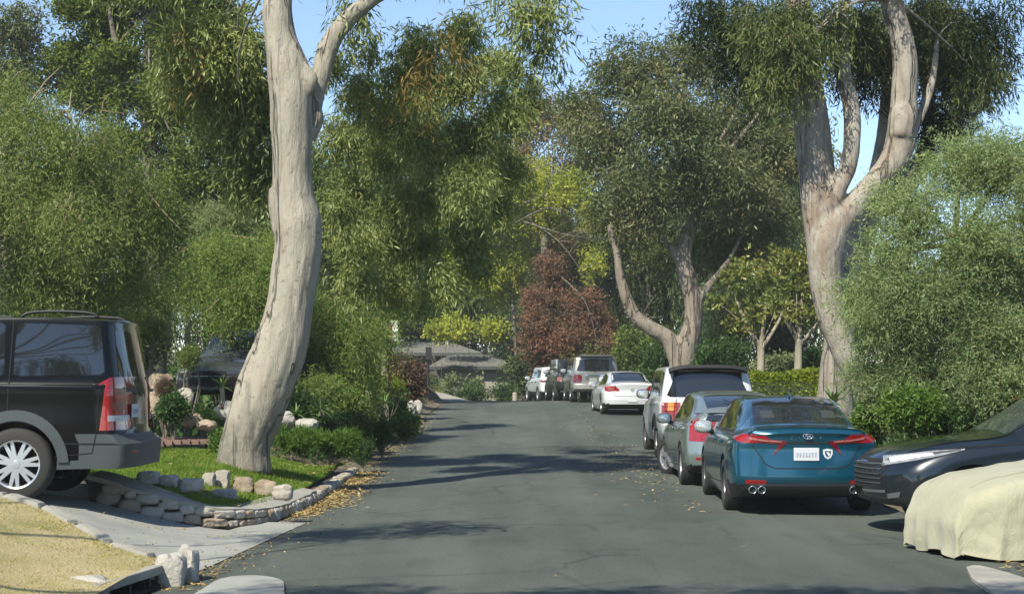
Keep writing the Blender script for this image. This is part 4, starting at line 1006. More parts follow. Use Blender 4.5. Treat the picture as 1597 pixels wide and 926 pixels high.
# clipped hedge (box shaped)
M['hedge_core'] = plain('hedge_twigs', (.03, .045, .015), .95)
hd = thing('clipped_hedge', 'low clipped yellow-green box hedge behind the parked cars on the right', 'hedge', W(1230, 625, 37))
L0, L1 = W(1172, 600, 38), W(1288, 600, 36)
rg2 = np.random.default_rng(8)
nn = 26000; t = rg2.random(nn); top_z = W(1230, 588, 37).z; bot = G(L0.x, L0.y)
face = rg2.random(nn)
dpt = rg2.uniform(-.5, .5, nn); hh = rg2.uniform(0, 1, nn)
ht = top_z - bot + .05
zz = np.where(face < .45, ht, hh * ht); dd = np.where(face < .45, dpt, -.5)
PX = L0.x + (L1.x - L0.x) * t; PY = L0.y + (L1.y - L0.y) * t + dd; PZ = bot + zz
P = np.stack([PX, PY, PZ], 1) - np.array(hd.location) + rg2.normal(0, .03, (nn, 3))
P[:, 2] += .05 * np.sin(PX * 4)
D = rg2.normal(size=(nn, 3)); D[:, 2] = np.abs(D[:, 2]); D /= np.linalg.norm(D, axis=1, keepdims=True)
Sd = np.cross(D, rg2.normal(size=(nn, 3))); Sd /= np.linalg.norm(Sd, axis=1, keepdims=True)
V = np.stack([P, P + D * .035 + Sd * .022, P + D * .075, P + D * .035 - Sd * .022], 1).reshape(-1, 3)
o = bpy.data.objects.new('foliage', qmesh('foliage', V, np.arange(4 * nn).reshape(nn, 4), M['hedge'])); COL.objects.link(o); o.parent = hd
mb = MB(); c = (L0 + L1) / 2; mb.box((c.x, c.y + .05, bot + ht / 2 - .1), ((L1 - L0).length - .1, .7, ht - .12), math.atan2(L1.y - L0.y, L1.x - L0.x)); obj('branches', mb, M['hedge_core'], hd, world=True)

# rosettes: yucca, agave, tree aloe, dragon palms
def rosette(name, label, cat, px, py, Y, L, n, mat, stem=0, wid=.05, seed=0, up=.3):
    rg = random.Random(seed); c = W(px, py, Y)
    t = thing(name, label, cat, (c.x, c.y, c.z - stem))
    if stem:
        obj('stem', MB().tube(bez([Vector((c.x, c.y, c.z - stem)), Vector((c.x + .03, c.y, c.z - stem / 2)), Vector((c.x, c.y, c.z))], 6), [.05, .045, .04, .04, .04, .04], 8), M['bark_pale'], t, smooth=True, world=True)
    for k in range(n):
        az = k * 2.399 + rg.uniform(-.2, .2); el = rg.uniform(-.25, 1.3) * (1 - .3 * k / n) + up * .2
        d = Vector((math.cos(az) * math.cos(el), math.sin(az) * math.cos(el), math.sin(el))); sd = Vector((-math.sin(az), math.cos(az), 0)); l = L * rg.uniform(.75, 1.1)
        V = []; ns = 5
        for i in range(ns + 1):
            u = i / ns; p = c + d * (l * u) + Vector((0, 0, -.35 * l * u * u * max(0, math.cos(el)))); w = wid * (1 - u ** 1.6) * (.8 + .6 * u * (1 - u))
            V += [p - sd * w / 2, p + Vector((0, 0, -w * .25)), p + sd * w / 2]
        F = [(3 * i + a, 3 * i + a + 1, 3 * i + a + 4, 3 * i + a + 3) for i in range(ns) for a in (0, 1)]
        obj('leaf', MB().add(V, F), mat, t, smooth=True, world=True)
    return t
rosette('yucca', 'spiky green yucca left of the yellow-green round shrub', 'plant', 572, 608, 37, .62, 34, M['aloe'], .25, .035, 1)
rosette('yucca', 'small spiky yucca nearer the road than its larger neighbour', 'plant', 600, 628, 36, .42, 26, M['aloe'], .1, .03, 7)
rosette('yucca', 'spiky plant above the pale boulders right of the leaning trunk', 'plant', 500, 640, 31, .4, 26, M['aloe'], .1, .03, 8)
rosette('agave', 'blue-green agave at the foot of the right pale trunk', 'plant', 1300, 628, 28, .42, 24, M['aloe'], .0, .07, 2)
rosette('tree_aloe', 'bright green tree aloe on a thin stem beside the parked grey vehicle', 'plant', 345, 603, 28.5, .30, 24, M['aloe'], .38, .035, 3)
rosette('dracaena', 'pale spiky dracaena head above the rock pile', 'plant', 262, 492, 31, .45, 30, M['aloe'], .6, .035, 4)
rosette('agave', 'grey succulent rosette by the pale boulders right of the leaning trunk', 'plant', 462, 645, 29, .28, 18, M['aloe'], 0, .05, 5)
# bare twiggy plant on the kerb bed
tw = thing('bare_shrub', 'leafless twiggy shrub in the bed by the yellow-green round shrub', 'bush', W(596, 650, 40))
mb = MB(); rg = random.Random(12); b0 = W(592, 650, 40)
for k in range(14):
    e = b0 + Vector((rg.uniform(-.5, .8), rg.uniform(-.3, .3), rg.uniform(.3, .8))); mb.tube(bez([b0, b0.lerp(e, .5) + Vector((0, 0, .15)), e], 6), [.014, .012, .01, .008, .006, .003], 5)
obj('branches', mb, M['bark_pale'], tw, world=True)
# ------------------------------------------------------------------ vehicles
def pchip(xs, ys, x):
    xs = np.asarray(xs, float); ys = np.asarray(ys, float); x = np.atleast_1d(np.asarray(x, float))
    h = np.diff(xs); d = np.diff(ys) / h; m = np.zeros(len(xs))
    for i in range(1, len(xs) - 1):
        if d[i - 1] * d[i] > 0:
            w1, w2 = 2 * h[i] + h[i - 1], h[i] + 2 * h[i - 1]
            m[i] = (w1 + w2) / (w1 / d[i - 1] + w2 / d[i])
    m[0], m[-1] = d[0], d[-1]
    i = np.clip(np.searchsorted(xs, x) - 1, 0, len(h) - 1); t = (x - xs[i]) / h[i]; H = h[i]
    return ((2 * t ** 3 - 3 * t ** 2 + 1) * ys[i] + (t ** 3 - 2 * t ** 2 + t) * H * m[i] + (-2 * t ** 3 + 3 * t ** 2) * ys[i + 1] + (t ** 3 - t ** 2) * H * m[i + 1])

class Body:
    """ring-lofted bodyshell. stations: (x, zbottom, halfwidth, zbelt, beltwidth, ztop, topwidth)"""
    def __init__(s, st, rear, front, bulge=(.05, .08), tuck=.08, nx=72, roof_crown=.03, boxy=.0, er=.055):
        st = np.array(st, float); X = st[:, 0]; L = X[-1]; s.L = L
        u = np.linspace(0, 1, nx); xs = L * (u + .0)
        xs = np.unique(np.concatenate([xs, X, [0.02, .05, .1, L - .02, L - .05, L - .1]]))
        P = [pchip(X, st[:, k], xs) for k in range(1, 7)]
        rz, rx = zip(*rear); fz, fx = zip(*front)
        nb = 5
        rows = []
        for j, x in enumerate(xs):
            zb, w, zs, ws, zr, wr = [p[j] for p in P]
            hm = zs - zb
            tw = min(w * (1 - tuck), w - .01)
            key = [(tw, zb), (w * .985, zb + hm * .22), (w, zb + hm * .45), (w * .995, zb + hm * .72), ((w + ws) / 2 + .012, zs - hm * .07), (ws, zs)]
            zt = zr - roof_crown; gh = zt - zs
            if gh > .2:
                key += [(ws + (wr - ws) * .45 + .012, zs + gh * .45), (wr + (ws - wr) * .16, zt - er * .9), (wr, zt - er * .35), (wr - er * .8, zt), (wr * .55, zr - roof_crown * .25), (0, zr)]
            else:
                key += [(ws + (wr - ws) * .35, zs + gh * .35), (ws + (wr - ws) * .62, zs + gh * .62), (ws + (wr - ws) * .85, zs + gh * .84), (wr, zt), (wr * .55, zr - roof_crown * .25), (0, zr)]
            key = [Vector((a, b, 0)) for a, b in key]
            cur = bez(key, 44)
            ring = [(tw * k / nb, zb) for k in range(nb)] + [(max(0, p.x), p.y) for p in cur]
            ring[-1] = (0, zr)
            rows.append(ring)
        nr = len(rows[0]); s.nr = nr
        def fx_(x, y, z, halfw):
            t = min(1, abs(y) / max(halfw, .01))
            fr = max(0, 1 - x / .9) ** 1.3; ff = max(0, 1 - (L - x) / .9) ** 1.3
            x = x + float(np.interp(z, rz, rx)) * fr - float(np.interp(z, fz, fx)) * ff
            return x + bulge[0] * t ** 3 * fr - bulge[1] * t ** 2.5 * ff
        V = []; F = []
        full = nr * 2 - 2
        for j, x in enumerate(xs):
            hw = max(p[0] for p in rows[j])
            for k in range(nr): V.append((fx_(x, rows[j][k][0], rows[j][k][1], hw), rows[j][k][0], rows[j][k][1]))
            for k in range(nr - 2, 0, -1): V.append((fx_(x, rows[j][k][0], rows[j][k][1], hw), -rows[j][k][0], rows[j][k][1]))
        for j in range(len(xs) - 1):
            for k in range(full):
                k2 = (k + 1) % full
                F.append((j * full + k, (j + 1) * full + k, (j + 1) * full + k2, j * full + k2))
        for end, x in ((0, 0), (len(xs) - 1, L)):
            base = len(V); hw = max(p[0] for p in rows[end]); m = 2 * nb + 1
            for k in range(nb, nr):
                y, z = rows[end][k]
                for c in range(-nb, nb + 1): V.append((fx_(x, y * c / nb, z, hw), y * c / nb, z))
            for r in range(nr - nb - 1):
                for c in range(2 * nb):
                    a = base + r * m + c; q = (a, a + 1, a + m + 1, a + m)
                    F.append(q[::-1] if end == 0 else q)
        bm = bmesh.new(); vv = [bm.verts.new(v) for v in V]
        for f in F:
            try: bm.faces.new([vv[i] for i in f])
            except ValueError: pass
        bmesh.ops.remove_doubles(bm, verts=bm.verts, dist=.0006)
        bmesh.ops.dissolve_degenerate(bm, edges=bm.edges, dist=.0002)
        bmesh.ops.recalc_face_normals(bm, faces=bm.faces)
        s.bvh = BVHTree.FromBMesh(bm); s.bm = bm
    def hit(s, side, a, b):
        if side == 'L': o, d = Vector((a, 3, b)), Vector((0, -1, 0))
        elif side == 'R': o, d = Vector((a, -3, b)), Vector((0, 1, 0))
        elif side == 'B': o, d = Vector((-3, a, b)), Vector((1, 0, 0))
        elif side == 'F': o, d = Vector((s.L + 3, a, b)), Vector((-1, 0, 0))
        else: o, d = Vector((a, b, 5)), Vector((0, 0, -1))
        h = s.bvh.ray_cast(o, d)
        if h[0] is None:
            g = {'L': (a, .9, b), 'R': (a, -.9, b), 'B': (.1, a, b), 'F': (s.L - .1, a, b), 'T': (a, b, 1)}[side]
            h = s.bvh.find_nearest(Vector(g))
        return h[0], h[1]
    def panel(s, side, top, bot, off=.004, th=.012, rows=8, cols=14):
        def rs(pl, n):
            pl = [Vector((p[0], p[1], 0)) for p in pl]
            if len(pl) == 1: return [pl[0]] * n
            d = [0]
            for i in range(len(pl) - 1): d.append(d[-1] + max(1e-6, (pl[i + 1] - pl[i]).length))
            out = []
            for q in range(n):
                t = d[-1] * q / (n - 1); i = 0
                while i < len(pl) - 2 and d[i + 1] < t: i += 1
                out.append(pl[i].lerp(pl[i + 1], (t - d[i]) / (d[i + 1] - d[i])))
            return out
        A, B_ = rs(top, cols + 1), rs(bot, cols + 1); V = []; F = []
        for r in range(rows + 1):
            for c in range(cols + 1):
                p = A[c].lerp(B_[c], r / rows); co, n = s.hit(side, p.x, p.y); V.append(co + n * off)
        nn = len(V)
        for r in range(rows + 1):
            for c in range(cols + 1):
                p = A[c].lerp(B_[c], r / rows); co, n = s.hit(side, p.x, p.y); V.append(co - n * th)
        m = cols + 1
        for r in range(rows):
            for c in range(cols):
                a = r * m + c; F.append((a, a + m, a + m + 1, a + 1))
        edge = [c for c in range(m)] + [r * m + cols for r in range(1, rows + 1)] + [rows * m + c for c in range(cols - 1, -1, -1)] + [r * m for r in range(rows - 1, 0, -1)]
        for i in range(len(edge)):
            a, b = edge[i], edge[(i + 1) % len(edge)]; F.append((a, b, b + nn, a + nn))
        used = sorted({i for f in F for i in f}); mp = {u: i for i, u in enumerate(used)}
        if side in ('R', 'F'): F = [f[::-1] for f in F]
        return MB().add([V[u] for u in used], [tuple(mp[i] for i in f) for f in F])
    def strip(s, side, pts, wd=.012, off=.0035, n=None):
        P = [Vector((p[0], p[1], 0)) for p in pts]; Q = []
        for i in range(len(P) - 1):
            k = max(2, int((P[i + 1] - P[i]).length / .06))
            Q += [P[i].lerp(P[i + 1], j / k) for j in range(k)]
        Q.append(P[-1]); V = []; F = []
        for i, q in enumerate(Q):
            t = (Q[min(i + 1, len(Q) - 1)] - Q[max(i - 1, 0)]).normalized(); nrm = Vector((-t.y, t.x, 0)) * wd / 2
            for e in (q - nrm, q + nrm):
                co, no = s.hit(side, e.x, e.y); V.append(co + no * off)
        for i in range(len(Q) - 1): F.append((2 * i, 2 * i + 1, 2 * i + 3, 2 * i + 2))
        return MB().add(V, F)

def superell(c, r, p=2.6, nu=16, nv=10):
    V = []; F = []
    f = lambda v: math.copysign(abs(v) ** (2 / p), v)
    for i in range(nv + 1):
        a = -math.pi / 2 + math.pi * i / nv
        for j in range(nu):
            b = 2 * math.pi * j / nu
            V.append((c[0] + r[0] * f(math.cos(a)) * f(math.cos(b)), c[1] + r[1] * f(math.cos(a)) * f(math.sin(b)), c[2] + r[2] * f(math.sin(a))))
    for i in range(nv):
        for j in range(nu):
            F.append((i * nu + j, i * nu + (j + 1) % nu, (i + 1) * nu + (j + 1) % nu, (i + 1) * nu + j))
    return MB().add(V, F)

def wheel(root, x, y, r, wd, side, spokes=5, rimmat='alloy', steer=0, rimr=.66, twin=False):
    """side +1: outer face towards +y"""
    T = Matrix.Rotation(steer, 4, 'Z')
    h = wd / 2; rr_ = r * rimr
    prof = [(rr_, h * .82), (rr_ * 1.03, h), (r * .88, h), (r * .965, h * .86), (r, h * .6), (r, -h * .6), (r * .965, -h * .86), (r * .88, -h), (rr_, -h)]
    ty = obj('wheel', MB().lathe(prof, 40, T, closed=True), M['tyre'], root, angle=50); ty.location = (x, y, r)
    mb = MB(); q = h * .82
    S_ = lambda M_: M_
    d = MB().lathe([(rr_ * 1.01, q * side), (rr_ * .94, (q - .012) * side), (rr_ * .9, (q - .05) * side), (rr_ * .9, -q * side)], 36, T)
    d.lathe([(0, (q - .01) * side), (rr_ * .16, (q - .012) * side), (rr_ * .2, (q - .03) * side), (rr_ * .2, (q - .09) * side)], 16, T)
    for k in range(spokes):
        a0 = 2 * math.pi * k / spokes + .3
        for off in ((-.16, .16) if twin else (0,)):
            a = a0 + off
            w1, w2 = rr_ * (.10 if twin else .13), rr_ * (.07 if twin else .16)
            V = []
            for (rad, ww, yy) in ((rr_ * .12, w1, q - .016), (rr_ * .93, w2, q - .022)):
                for dy in (0, -.03):
                    for sgn in (-1, 1):
                        ca, sa = math.cos(a), math.sin(a)
                        V.append(T @ Vector((rad * ca - sgn * ww * sa, (yy + dy) * side, rad * sa + sgn * ww * ca)))
            d.add(V, [(0, 1, 5, 4), (2, 6, 7, 3), (0, 4, 6, 2), (1, 3, 7, 5), (4, 5, 7, 6)])
    o = obj('rim', d, M[rimmat], ty, angle=35)
    obj('brake_disc', MB().lathe([(0, (q - .11) * side), (rr_ * .9, (q - .11) * side)], 24, T), M['gap'], ty)
    return ty

def vehicle(name, label, cat, loc, heading, body, pm, wheels, mats=None, split=None, arch=1.13, tilt=0, group='vehicles parked along the street'):
    """wheels: (x_rear, x_front, track_half, radius, width, spokes, rim, steer, twin)"""
    root = thing(name, label, cat, loc, heading, group)
    if tilt: root.rotation_euler = (0, tilt, heading)
    xr, xf, tk, r, wd, sp, rim, steer, twin = wheels
    me = bpy.data.meshes.new('body'); body.bm.to_mesh(me)
    bo = bpy.data.objects.new('body', me); COL.objects.link(bo)
    mats = [pm, M['gap']]
    for m in mats: me.materials.append(m)
    cu = MB()
    for x in (xr, xf):
        for sgn in (-1, 1):
            R_ = r * arch
            Mx = Matrix.Translation((x, 0, r + .01))
            a, b = sgn * (tk - .32), sgn * (tk + .5)
            pr = [(0, a), (R_, a), (R_, b), (0, b)]
            if sgn < 0: pr = pr[::-1]
            seg = 36
            V = [Mx @ Vector((0, a, 0))] + [Mx @ Vector((R_ * math.cos(2 * math.pi * k / seg), a, R_ * math.sin(2 * math.pi * k / seg))) for k in range(seg)]
            V += [Mx @ Vector((0, b, 0))] + [Mx @ Vector((R_ * math.cos(2 * math.pi * k / seg), b, R_ * math.sin(2 * math.pi * k / seg))) for k in range(seg)]
            F = []; n0 = 1; n1 = seg + 2
            for k in range(seg):
                k2 = (k + 1) % seg
                F += [(0, n0 + k, n0 + k2), (seg + 1, n1 + k2, n1 + k), (n0 + k, n1 + k, n1 + k2, n0 + k2)]
            cu.add(V, F)
    cm = mkmesh('cutter', cu.v, cu.f, mats); bmx = bmesh.new(); bmx.from_mesh(cm); bmesh.ops.recalc_face_normals(bmx, faces=bmx.faces)
    for f in bmx.faces: f.material_index = 1
    bmx.to_mesh(cm); bmx.free()
    co = bpy.data.objects.new('cutter', cm); COL.objects.link(co)
    md = bo.modifiers.new('b', 'BOOLEAN'); md.operation = 'DIFFERENCE'; md.object = co; md.solver = 'EXACT'
    nm = evalmesh(bo); bo.modifiers.clear(); bpy.data.objects.remove(co)
    if len(nm.polygons) > 500:
        bo.data = nm; bpy.data.meshes.remove(me)
    me = bo.data
    me.materials.clear()
    for m in mats: me.materials.append(m)
    # lower cladding as an object of its own
    if split:
        fn, mat2, nm2 = split
        bm = bmesh.new(); bm.from_mesh(me)
        sel = [f for f in bm.faces if f.material_index == 0 and fn(f.calc_center_median())]
        if sel:
            r2 = bmesh.ops.duplicate(bm, geom=sel); nf = [g for g in r2['geom'] if isinstance(g, bmesh.types.BMFace)]
            b2 = bmesh.new(); vm = {}
            for f in nf:
                vs = []
                for v in f.verts:
                    if v not in vm: vm[v] = b2.verts.new(v.co)
                    vs.append(vm[v])
                try: b2.faces.new(vs)
                except ValueError: pass
            m2 = bpy.data.meshes.new(nm2); b2.to_mesh(m2); b2.free(); m2.materials.append(mat2); m2.shade_smooth(); m2.set_sharp_from_angle(angle=math.radians(40))
            o2 = bpy.data.objects.new(nm2, m2); COL.objects.link(o2); o2.parent = root
            bmesh.ops.delete(bm, geom=sel + nf, context='FACES')
            bm.to_mesh(me)
        bm.free()
    me.shade_smooth(); me.set_sharp_from_angle(angle=math.radians(32))
    bo.parent = root
    for sgn in (1, -1):
        wheel(root, xr, sgn * (tk - wd / 2), r, wd, sgn, sp, rim, 0, twin=twin)
        wheel(root, xf, sgn * (tk - wd / 2), r, wd, sgn, sp, rim, steer, twin=twin)
    return root
def both(root, body, nm, top, bot, mat, **k):
    for s_ in 'LR': obj(nm, body.panel(s_, top, bot, **k), mat, root, smooth=False, angle=40)
def bk_pair(root, body, nm, side, top, bot, mat, **k):
    obj(nm, body.panel(side, top, bot, **k), mat, root, angle=40)
    f = lambda pl: [(-a, b) for a, b in pl]
    mb = body.panel(side, f(top), f(bot), **k); mb.f = [x[::-1] for x in mb.f]
    obj(nm, mb, mat, root, angle=40)
def seams(root, body, lines, wd=.010, nm='door_seam', mat=None):
    for pl in lines:
        for s_ in 'LR': obj(nm, body.strip(s_, pl, wd), mat or M['gap'], root)
def mirrors(root, x, y, z, mat, glass=True, r=(.09, .13, .09)):
    for sgn in (1, -1):
        m = obj('side_mirror', superell((x, sgn * (y + .1), z), r, 2.6), mat, root, smooth=True)
        obj('mirror_glass', superell((x - r[0] * .86, sgn * (y + .1), z), (.02, r[1] * .84, r[2] * .8), 2.6), M['mirror'], m, smooth=True)
        obj('mirror_stalk', MB().tube([(x + .02, sgn * (y - .04), z - r[2] * .8), (x, sgn * (y + .06), z - r[2] * .7)], [.03, .022], 8), M['black'], m)
def handles(root, body, spots, mat, L=.2):
    for (x, z) in spots:
        for s_, sg in (('L', 1), ('R', -1)):
            co, n = body.hit(s_, x, z)
            obj('door_handle', superell((co.x, co.y + sg * .018, z), (L / 2, .018, .018), 3), mat, root, smooth=True)
def plate(root, body, y, z, w=.305, h=.155, marks=True, pale=None, tilt=0):
    co, n = body.hit('B', y, z)
    x = min(body.hit('B', y, z + h / 2)[0].x, body.hit('B', y, z - h / 2)[0].x) - .014
    p = obj('licence_plate', MB().box((x, y, z), (.008, w, h)), M['plate'] if pale is None else pale, root, bevel=.006)
    if marks:
        mb = MB(); rg = random.Random(int(y * 100) + 5)
        for k in range(7):
            yy = y + w * .36 - k * w * .12; mb.box((x - .0055, yy, z - .008), (.003, w * .055, h * rg.uniform(.34, .42)))
            mb.box((x - .0058, yy + rg.uniform(-.01, .01), z - .008 + rg.uniform(-.02, .02)), (.003, w * .085, h * .07))
        obj('plate_print', mb, M['platemark'], p)
    return x
M['mirror'] = plain('mirror_glass', (.55, .58, .56), .08, .6)
def ring_text(mb, x, y, z, ry, rz, t=.008, seg=24):
    V = []; F = []
    for k in range(seg):
        a = 2 * math.pi * k / seg; c, s_ = math.cos(a), math.sin(a)
        V += [(x, y + c * (ry - t), z + s_ * (rz - t)), (x, y + c * ry, z + s_ * rz), (x + .012, y + c * ry, z + s_ * rz), (x + .012, y + c * (ry - t), z + s_ * (rz - t))]
    for k in range(seg):
        a, b = k * 4, ((k + 1) % seg) * 4
        F += [(a + i, a + (i + 1) % 4, b + (i + 1) % 4, b + i) for i in range(4)]
    mb.add(V, F)

H90 = math.pi / 2
def zpos(x, y): return Vector((x, y, ZR(y) + .02))

# ===== teal sedan =====
sedan = [(0, .30, .78, .86, .70, 1.00, .60), (.07, .25, .85, .93, .78, 1.05, .64), (.25, .21, .895, .955, .82, 1.075, .64), (.5, .2, .91, .965, .82, 1.09, .62), (.85, .19, .92, .97, .81, 1.20, .57),
         (1.3, .18, .92, .975, .80, 1.355, .56), (1.75, .18, .92, .975, .80, 1.43, .57), (2.4, .18, .92, .97, .80, 1.445, .58), (2.9, .18, .92, .96, .80, 1.42, .58), (3.3, .18, .92, .95, .80, 1.29, .60), (3.75, .18, .92, .93, .80, 1.04, .66),
         (4.3, .18, .91, .84, .76, .93, .56), (4.75, .2, .86, .70, .70, .78, .5), (4.92, .24, .74, .56, .62, .62, .42)]
bd = Body(sedan, rear=[(.2, .16), (.32, .06), (.45, .0), (.62, .02), (.8, .05), (.95, .03), (1.0, .0), (1.06, -.01), (1.12, 0)], front=[(.2, .1), (.5, 0), (.8, .1)], bulge=(.13, .2))
P_teal = paint('teal_paint', (.004, .07, .115), .45, .26)
t = vehicle('parked_sedan', 'teal sedan with twin exhausts, nearest of the cars parked along the right kerb', 'car', zpos(3.56, 20.1), H90 - math.radians(1.5), bd, P_teal, (1.07, 3.9, .915, .335, .235, 5, 'alloy_dark', 0, True),
            split=(lambda c: c.z < .385 + .02 * (c.x > .5) and (c.x < .75), M['black'], 'lower_bumper'))
gl = M['glass']
# glasshouse
obj('rear_window', bd.panel('T', [(.60, .58), (1.0, .55), (1.52, .50)], [(.60, -.58), (1.0, -.55), (1.52, -.50)], rows=16, cols=14), gl, t, angle=60)
obj('windscreen', bd.panel('T', [(3.05, .5), (3.4, .55), (3.72, .62)], [(3.05, -.5), (3.4, -.55), (3.72, -.62)], rows=12), gl, t, angle=60)
both(t, bd, 'side_window', [(1.22, 1.10), (1.45, 1.27), (1.8, 1.345), (2.02, 1.36)], [(1.16, 1.02), (1.4, 1.01), (1.8, 1.01), (2.02, 1.01)], gl)
both(t, bd, 'side_window', [(2.06, 1.36), (2.5, 1.37), (2.95, 1.33), (3.42, 1.10)], [(2.06, 1.01), (2.5, 1.005), (3.0, 1.0), (3.5, 1.0)], gl)
seams(t, bd, [[(1.28, .36), (1.34, .62), (1.22, .9), (1.18, 1.0)], [(2.06, .30), (2.05, 1.0)], [(3.2, .3), (3.28, .6), (3.2, .98)], [(1.28, .34), (3.2, .30)], [(.62, .42), (.55, .75), (.30, .82)]])
seams(t, bd, [[(1.1, 1.0), (3.5, .985)]], .02, 'window_trim', M['black'])
handles(t, bd, [(1.5, .86), (2.35, .86)], P_teal)
mirrors(t, 3.12, .88, 1.0, M['mirror'])
# tail lamps
bk_pair(t, bd, 'tail_lamp', 'B', [(.83, .975), (.74, .975), (.60, .945)], [(.83, .895), (.74, .875), (.60, .880)], M['red_lamp'], rows=5, cols=10)
bk_pair(t, bd, 'tail_lamp', 'B', [(.60, .945), (.40, .915), (.24, .90)], [(.60, .885), (.42, .870), (.27, .868)], M['dark_red_lamp'], rows=4, cols=10, off=.007)
bk_pair(t, bd, 'lamp_highlight', 'B', [(.70, .945), (.50, .918), (.30, .902)], [(.68, .920), (.50, .896), (.32, .886)], M['pink_lamp'], rows=2, cols=10, off=.012)
bk_pair(t, bd, 'lamp_blade', 'B', [(.34, .872), (.25, .880)], [(.42, .73), (.41, .73)], M['dark_red_lamp'], rows=5, cols=3, off=.008)
both(t, bd, 'lamp_wrap', [(.42, .95), (.2, .985), (.06, .985)], [(.42, .94), (.2, .90), (.06, .87)], M['red_lamp'], rows=4)
obj('black_bar', bd.panel('B', [(.24, .895), (-.24, .895)], [(.24, .868), (-.24, .868)], rows=2), M['black'], t)
obj('boot_seam', bd.strip('B', [(.66, .86), (.50, .62), (.40, .575), (-.40, .575), (-.50, .62), (-.66, .86)], .012), M['gap'], t)
obj('boot_seam', bd.strip('B', [(.72, 1.0), (.66, .93), (.62, .86)], .010), M['gap'], t)
# ducktail lip
V = []; F = []
for k in range(21):
    y = -.70 + 1.4 * k / 20; co, n = bd.hit('T', .10 + .06 * abs(y / .7) ** 3, y)
    V += [(co.x + .14, y, co.z - .012), (co.x + .02, y, co.z + .018), (co.x - .045, y, co.z + .012), (co.x - .03, y, co.z - .03)]
F = [(4 * k + i, 4 * k + 4 + i, 4 * k + 4 + (i + 1) % 4, 4 * k + (i + 1) % 4) for k in range(20) for i in range(4)]
obj('boot_spoiler', MB().add(V, F), P_teal, t, angle=40)
px_ = plate(t, bd, .02, .745)
# badge: interlocking ellipses
co, n = bd.hit('B', .0, .965); mb = MB(); xx = co.x - .015
ring_text(mb, xx, 0, .965, .062, .043, .009); ring_text(mb, xx - .001, 0, .974, .036, .020, .007); ring_text(mb, xx - .002, 0, .965, .016, .036, .007)
obj('badge', mb, M['chrome'], t, smooth=True)
# shield sticker
co, n = bd.hit('B', -.24, .75); xs_ = co.x - .007
sh = [(-.24 - .055, .80), (-.24, .812), (-.24 + .055, .80), (-.24 + .058, .75), (-.24 + .035, .705), (-.24, .685), (-.24 - .035, .705), (-.24 - .058, .75)]
stk = obj('shield_sticker', MB().prism(sh, 'x', xs_ - .004, xs_ + .01), M['plate'], t)
mb = MB(); mb.prism([(-.24 - .038, .785), (-.24 + .038, .785), (-.24 + .03, .735), (-.24, .705), (-.24 - .03, .735)], 'x', xs_ - .006, xs_ - .0045); obj('sticker_print', mb, P_teal, stk)
mb = MB(); mb.prism([(-.24 - .006, .775), (-.24 + .02, .77), (-.24 - .01, .715), (-.24 - .03, .745)], 'x', xs_ - .008, xs_ - .0065); obj('sticker_print', mb, M['plate'], stk)
# spaced badge letters on the boot: C A M R Y as small chrome letters
def letters(root, body, txt, y0, z, size, gap, mat, nm='badge_letter'):
    SEG = {'C': [(1, 1, 0, 1), (0, 1, 0, 0), (0, 0, 1, 0)], 'A': [(0, 0, .5, 1), (.5, 1, 1, 0), (.25, .45, .75, .45)], 'M': [(0, 0, 0, 1), (0, 1, .5, .4), (.5, .4, 1, 1), (1, 1, 1, 0)],
           'R': [(0, 0, 0, 1), (0, 1, .9, 1), (.9, 1, .9, .5), (.9, .5, 0, .5), (.4, .5, 1, 0)], 'Y': [(0, 1, .5, .5), (1, 1, .5, .5), (.5, .5, .5, 0)], 'V': [(0, 1, .5, 0), (.5, 0, 1, 1)], 'W': [(0, 1, .25, 0), (.25, 0, .5, .7), (.5, .7, .75, 0), (.75, 0, 1, 1)]}
    for i, ch in enumerate(txt):
        mb = MB()
        for (a, b, c, d) in SEG[ch]:
            p = []
            for u, v in ((a, b), (c, d)):
                yy = y0 - i * gap - u * size * .8; zz = z + v * size; co, n = body.hit('B', yy, zz); p.append((co.x - .006, yy, zz))
            mb.tube(p, size * .09, 5)
        obj(nm, mb, mat, root)
letters(t, bd, 'CAMRY', .20, .925, .030, .085, M['chrome'])
bk_pair(t, bd, 'reflector', 'B', [(.74, .435), (.50, .43)], [(.74, .39), (.50, .385)], M['red_lamp'], rows=2, cols=5)
for y in (.66, .55):
    for sg in (1, -1):
        o = obj('exhaust_tip', MB().lathe([(.046, -.10), (.046, .0), (.040, .0), (.036, -.08)], 20, Matrix.Translation((.07, y * sg, .315)) @ Matrix.Rotation(math.pi / 2, 4, 'Z')), M['chrome'], t, smooth=True)
        obj('tip_hole', MB().lathe([(0, -.03), (.037, -.03)], 16, Matrix.Translation((.07, y * sg, .315)) @ Matrix.Rotation(math.pi / 2, 4, 'Z')), M['gap'], o)
co, n = bd.hit('T', 1.62, 0); obj('antenna_fin', superell((1.62, 0, co.z + .018), (.09, .016, .035), 1.8), P_teal, t, smooth=True)
obj('diffuser', bd.strip('B', [(.6, .375), (-.6, .375)], .02), M['trim'], t)
# seats seen through the rear glass as dark shapes
bk_pair(t, bd, 'headrest', 'B', [(.46, 1.245), (.30, 1.25)], [(.46, 1.16), (.30, 1.16)], plain('seat_grey', (.04, .045, .045), .25), off=.008, rows=3, cols=4)

